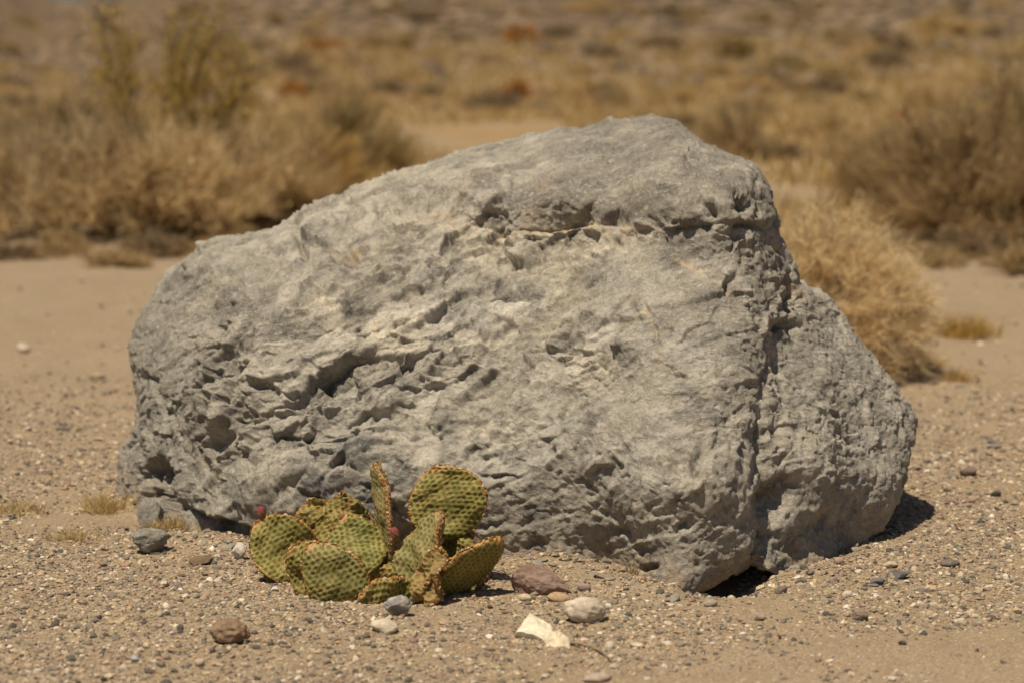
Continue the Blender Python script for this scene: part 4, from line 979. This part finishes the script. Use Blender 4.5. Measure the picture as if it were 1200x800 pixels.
def twig(pts, w, col, label, seed, lift=.004):
    P = np.array([at(float(a), float(b), float(gdepth(float(a), float(b)))) for a, b in pts]); P[:, 2] = ground_z(P[:, 0], P[:, 1]) + lift
    r = np.random.default_rng(seed); P[:, 2] += r.uniform(0, .003, len(P))
    n = 24; t = np.linspace(0, len(P) - 1, n); Q = np.stack([np.interp(t, np.arange(len(P)), P[:, k]) for k in range(3)], -1) + r.normal(0, .0006, (n, 3))
    th = np.linspace(0, 2 * math.pi, 6, endpoint=False); d = np.gradient(Q, axis=0); d /= np.linalg.norm(d, axis=1)[:, None]
    a = np.cross(d, [0, 0, 1.]); a /= np.linalg.norm(a, axis=1)[:, None]; b = np.cross(a, d)
    rad = w * np.linspace(1, .45, n) * r.uniform(.8, 1.2, n)
    V_ = (Q[:, None] + rad[:, None, None] * (np.cos(th)[None, :, None] * a[:, None] + np.sin(th)[None, :, None] * b[:, None])).reshape(-1, 3)
    i_, j_ = np.meshgrid(np.arange(n - 1), np.arange(6), indexing='ij'); A = (i_ * 6 + j_).ravel(); B = (i_ * 6 + (j_ + 1) % 6).ravel()
    c = np.array(col) * r.uniform(.8, 1.2, (len(V_), 1))
    return link('fallen_twig', mesh_np('fallen_twig', V_, [np.stack([A, B, B + 6, A + 6], -1)], M_STONE, True, c), None, label, 'twig')
twig([(668, 757), (685, 762), (700, 766), (712, 776), (720, 781)], .0028, (.25, .185, .12), 'crooked brown twig on the sand below the white rock slab', 1)
twig([(198, 765), (215, 767), (240, 763)], .002, (.33, .245, .15), 'straight tan twig lying on gravel left of the lumpy stone', 2)

# ------------------------------------------------------------------ far desert: shrubs, grass, scree
def far_mesh(seed, cols, w, h, n, tl, tw, lump=.35, leafc=None):
    s, t, l = shrub_arrays(seed=seed, rx=w, ry=w * .9, hz=h, n_stem=40, n_twig=n, tw_len=tl, cols=cols, stem_col=(.17, .12, .08), tw_w=tw, lumps=lump, up=.5, st_w=.014)
    return mesh_np('far_shrub', np.concatenate([s[0], t[0]]), [np.concatenate([s[1], t[1] + len(s[0])])], M_TWIG, False, np.concatenate([s[2], t[2]]))
FAR = {'gold': [far_mesh(60 + k, GOLD + STRAW, .42, .30, 2200, .14, .011, .25) for k in range(2)],
       'tan': [far_mesh(64 + k, TAN + GRYB[:1], .45, .38, 2000, .15, .011) for k in range(2)],
       'grey': [far_mesh(68 + k, GRYB + BROWN + [(.25, .19, .13)], .45, .36, 1800, .15, .011) for k in range(2)],
       'orange': [far_mesh(72, ORNG, .40, .36, 2000, .13, .012, .3)],
       'green': [far_mesh(74 + k, [(.36, .28, .10), (.42, .32, .12), (.38, .30, .12)] + TAN[:2], .42, .42, 2000, .15, .012, .35) for k in range(2)]}
FL = {'gold': 'golden dry', 'tan': 'dull tan', 'grey': 'dark grey-brown', 'orange': 'rust orange', 'green': 'olive green'}
def far(kind, px_, py_, sc, k=0, label=None):
    p = ground_at(px_, py_); big = sc if np.isscalar(sc) else max(sc)
    size = 'small' if big < .75 else ('large' if big > 1.1 else 'middling'); where = 'stony far slope' if p[1] > 45 else 'grassy far flat'
    lab = f'{size} {FL[kind]} shrub on the {where}'
    o = link('far_shrub', FAR[kind][k % len(FAR[kind])], None, label or lab, 'shrub', f'{size} {FL[kind]} shrubs, {where}', loc=(p[0], p[1], float(ground_z(p[0], p[1])) - .02))
    o.scale = (sc, sc, sc) if np.isscalar(sc) else sc; o.rotation_euler = (0, 0, k * 1.7); return o
far('orange', 605, 122, (.85, .85, .95), 1, 'rust orange shrub growing out of a grey shrub on open ground'); far('grey', 580, 134, (.95, .8, .85), 2); far('grey', 515, 132, (.7, .5, .35), 3); far('grey', 635, 130, (.55, .5, .4), 4)  # the flattest grey shrub stands in for a low shadow on the ground
far('tan', 862, 188, (.95, .9, 1.05), 1, 'round brown shrub right behind the boulder top'); far('grey', 905, 190, (.8, .6, .5), 5)
far('green', 918, 92, 1., 0); far('green', 640, 118, .4, 1); far('orange', 612, 52, 1.1, 2); far('grey', 660, 50, 1.1, 3); far('grey', 960, 112, (1.1, 1, .8), 1); far('grey', 705, 118, .7, 1)
far('orange', 345, 116, (.75, .7, .8), 3); far('orange', 380, 62, (1.2, 1, .8), 4); far('tan', 720, 128, (.9, .8, .7), 1); far('gold', 790, 128, .9, 1); far('gold', 430, 132, (1., 1, .8), 3); far('green', 257, 64, 1., 4)
far('grey', 20, 132, (1., .8, .7), 2); far('grey', 345, 84, 1., 6); far('green', 30, 40, 1.6, 6); far('grey', 1045, 66, 1.3, 7); far('gold', 1100, 45, (2.2, 1.6, 1.4), 5); far('green', 860, 72, 1.2, 3)
far('tan', 1040, 205, (.8, .8, .8), 4); far('gold', 985, 168, .8, 2); far('gold', 1090, 140, 1.1, 9); far('tan', 1130, 175, 1.1, 6)
r = np.random.default_rng(77)
for k, (a_, b_, q_) in enumerate([(8, 305, .30), (70, 298, .38), (138, 312, .28), (172, 296, .42), (232, 300, .30), (262, 288, .40), (318, 276, .36), (1048, 296, .34), (1100, 312, .30), (1150, 300, .42), (1190, 318, .34)]):
    o = far('tan' if k % 3 else 'grey', a_, b_, (q_ * 1.2, q_, q_ * r.uniform(.6, 1.)), 900 + k, 'low scraggly shrublet on the sand in front of the bigger bushes')
    o['group'] = 'scraggly shrublets before the bushes'
for k in range(80):
    px_ = r.choice([r.uniform(-30, 440), r.uniform(690, 1230)]); py_ = r.uniform(105, 205)
    if px_ > 690 and py_ > 190: continue
    kind = r.choice(['gold', 'tan', 'grey', 'green'], p=[.5, .28, .14, .08]); q_ = r.uniform(.35, .75)
    far(kind, px_, py_, (q_ * 1.2, q_, q_ * r.uniform(.6, .95)), 500 + k)
for k in range(260):
    py_ = 8 + 150 * r.random() ** 1.15; px_ = r.uniform(-40, 1240) if k < 190 else r.choice([r.uniform(-420, -40), r.uniform(1240, 1620)])
    if 440 < px_ < 680 and 128 < py_: continue
    kind = r.choice(['gold', 'tan', 'grey', 'orange', 'green'], p=[.44, .30, .18, .01, .07] if py_ > 55 else [.28, .27, .32, .02, .11])
    s = r.uniform(.5, 1.15)
    if py_ > 120: s *= .7
    far(kind, px_, py_, (s * r.uniform(.9, 1.3), s, s * r.uniform(.65, 1.)), int(k))

def far_cover():
    """dry grass that covers the flat as one mass"""
    r = np.random.default_rng(88); n = 66000
    y_ = 12 + 38 * r.random(n) ** 1.25; x_ = (r.random(n) * 2 - 1) * (y_ * .25 + 1) + np.where(r.random(n) < .3, r.choice([-1., 1.], n) * r.random(n) * (2 + .2 * y_), 0)
    P0 = np.stack([x_, y_, 0 * x_], -1)
    k = (fbm(P0 * .35, 3, 141) + .25 > r.normal(0, .25, n)) & ~((np.abs(x_ / y_ + .015) < .038) & (y_ < 26) & (y_ > 18)); x_, y_ = x_[k], y_[k]; n = len(x_)
    m = 2; x_ = np.repeat(x_, m) + r.normal(0, .05, n * m); y_ = np.repeat(y_, m) + r.normal(0, .05, n * m); n *= m
    b = np.stack([x_, y_, ground_z(x_, y_)], -1)
    d = np.stack([r.normal(0, .5, n), r.normal(0, .5, n), np.ones(n)], -1); l = (.10 + .0012 * y_)[:, None] * r.uniform(.5, 1.3, (n, 1))
    e = b + d / np.linalg.norm(d, axis=1)[:, None] * l
    V_, F_ = ribbons(np.stack([b, e], 1), .015 + .0008 * y_, .006, r)
    g = np.array(GOLD + STRAW + TAN[:2]); c = np.repeat(g[r.integers(0, len(g), n)] * r.uniform(.75, 1.15, (n, 1)), 4, 0)
    link('dry_grass', mesh_np('dry_grass', V_, F_, M_TWIG, False, c), label='golden dry grass covering the far desert flat', cat='grass', kind='stuff')
far_cover()
def scree():
    r = np.random.default_rng(99); n = 12000; v0, f0 = OCT
    y_ = 30 + 130 * r.random(n) ** 1.3; x_ = (r.random(n) * 2 - 1) * (y_ * .34 + 1)
    k = r.random(n) < smooth(30, 55, y_) + .04; x_, y_ = x_[k], y_[k]; n = len(x_)
    s = .03 * 6. ** r.random(n) * (1 + y_ / 120)
    V_ = v0[None] * (1 + r.normal(0, .18, (n, 6, 1))) * s[:, None, None] * np.array([1.25, 1.05, .75])
    V_ = V_ + np.stack([x_, y_, ground_z(x_, y_) + s * .25], -1)[:, None]
    pal = np.array([(.155, .108, .066), (.19, .135, .085), (.13, .093, .060), (.23, .165, .105), (.20, .138, .082)])
    c = np.repeat(pal[r.integers(0, 5, n)] * r.uniform(.8, 1.2, (n, 1)), 6, 0)
    link('scree', mesh_np('scree', V_.reshape(-1, 3), (f0[None] + (np.arange(n) * 6)[:, None, None]).reshape(-1, 3), M_GRAVEL, False, c), label='purplish brown loose rocks strewn over the far slope', cat='rocks', kind='stuff')
scree()

# broken flakes along the foot of the boulder
_rc = np.random.default_rng(611); CHIP = [stone_mesh('rock_chip', (1, .7, .4), 620 + k, (.30, .27, .22), None, 1, .9, 9, .05) for k in range(3)]
for k in range(26):
    px_ = float(_rc.choice([_rc.uniform(560, 800), _rc.uniform(200, 290), _rc.uniform(880, 1010)])); q_ = _rc.uniform(.006, .015)
    y_ = float(foot_y(px_)) - _rc.uniform(.005, .06); x_ = (px_ - PX0) / F_PX * y_
    o = link('rock_chip', CHIP[k % 3], None, 'small angular grey rock chip lying along the boulder foot', 'rock chip', 'rock chips along the boulder foot', loc=(x_, y_, float(ground_z(x_, y_)) + q_ * .1))
    o.scale = (q_, q_, q_); o.rotation_euler = (_rc.normal(0, .25), _rc.normal(0, .25), _rc.random() * 6.28)
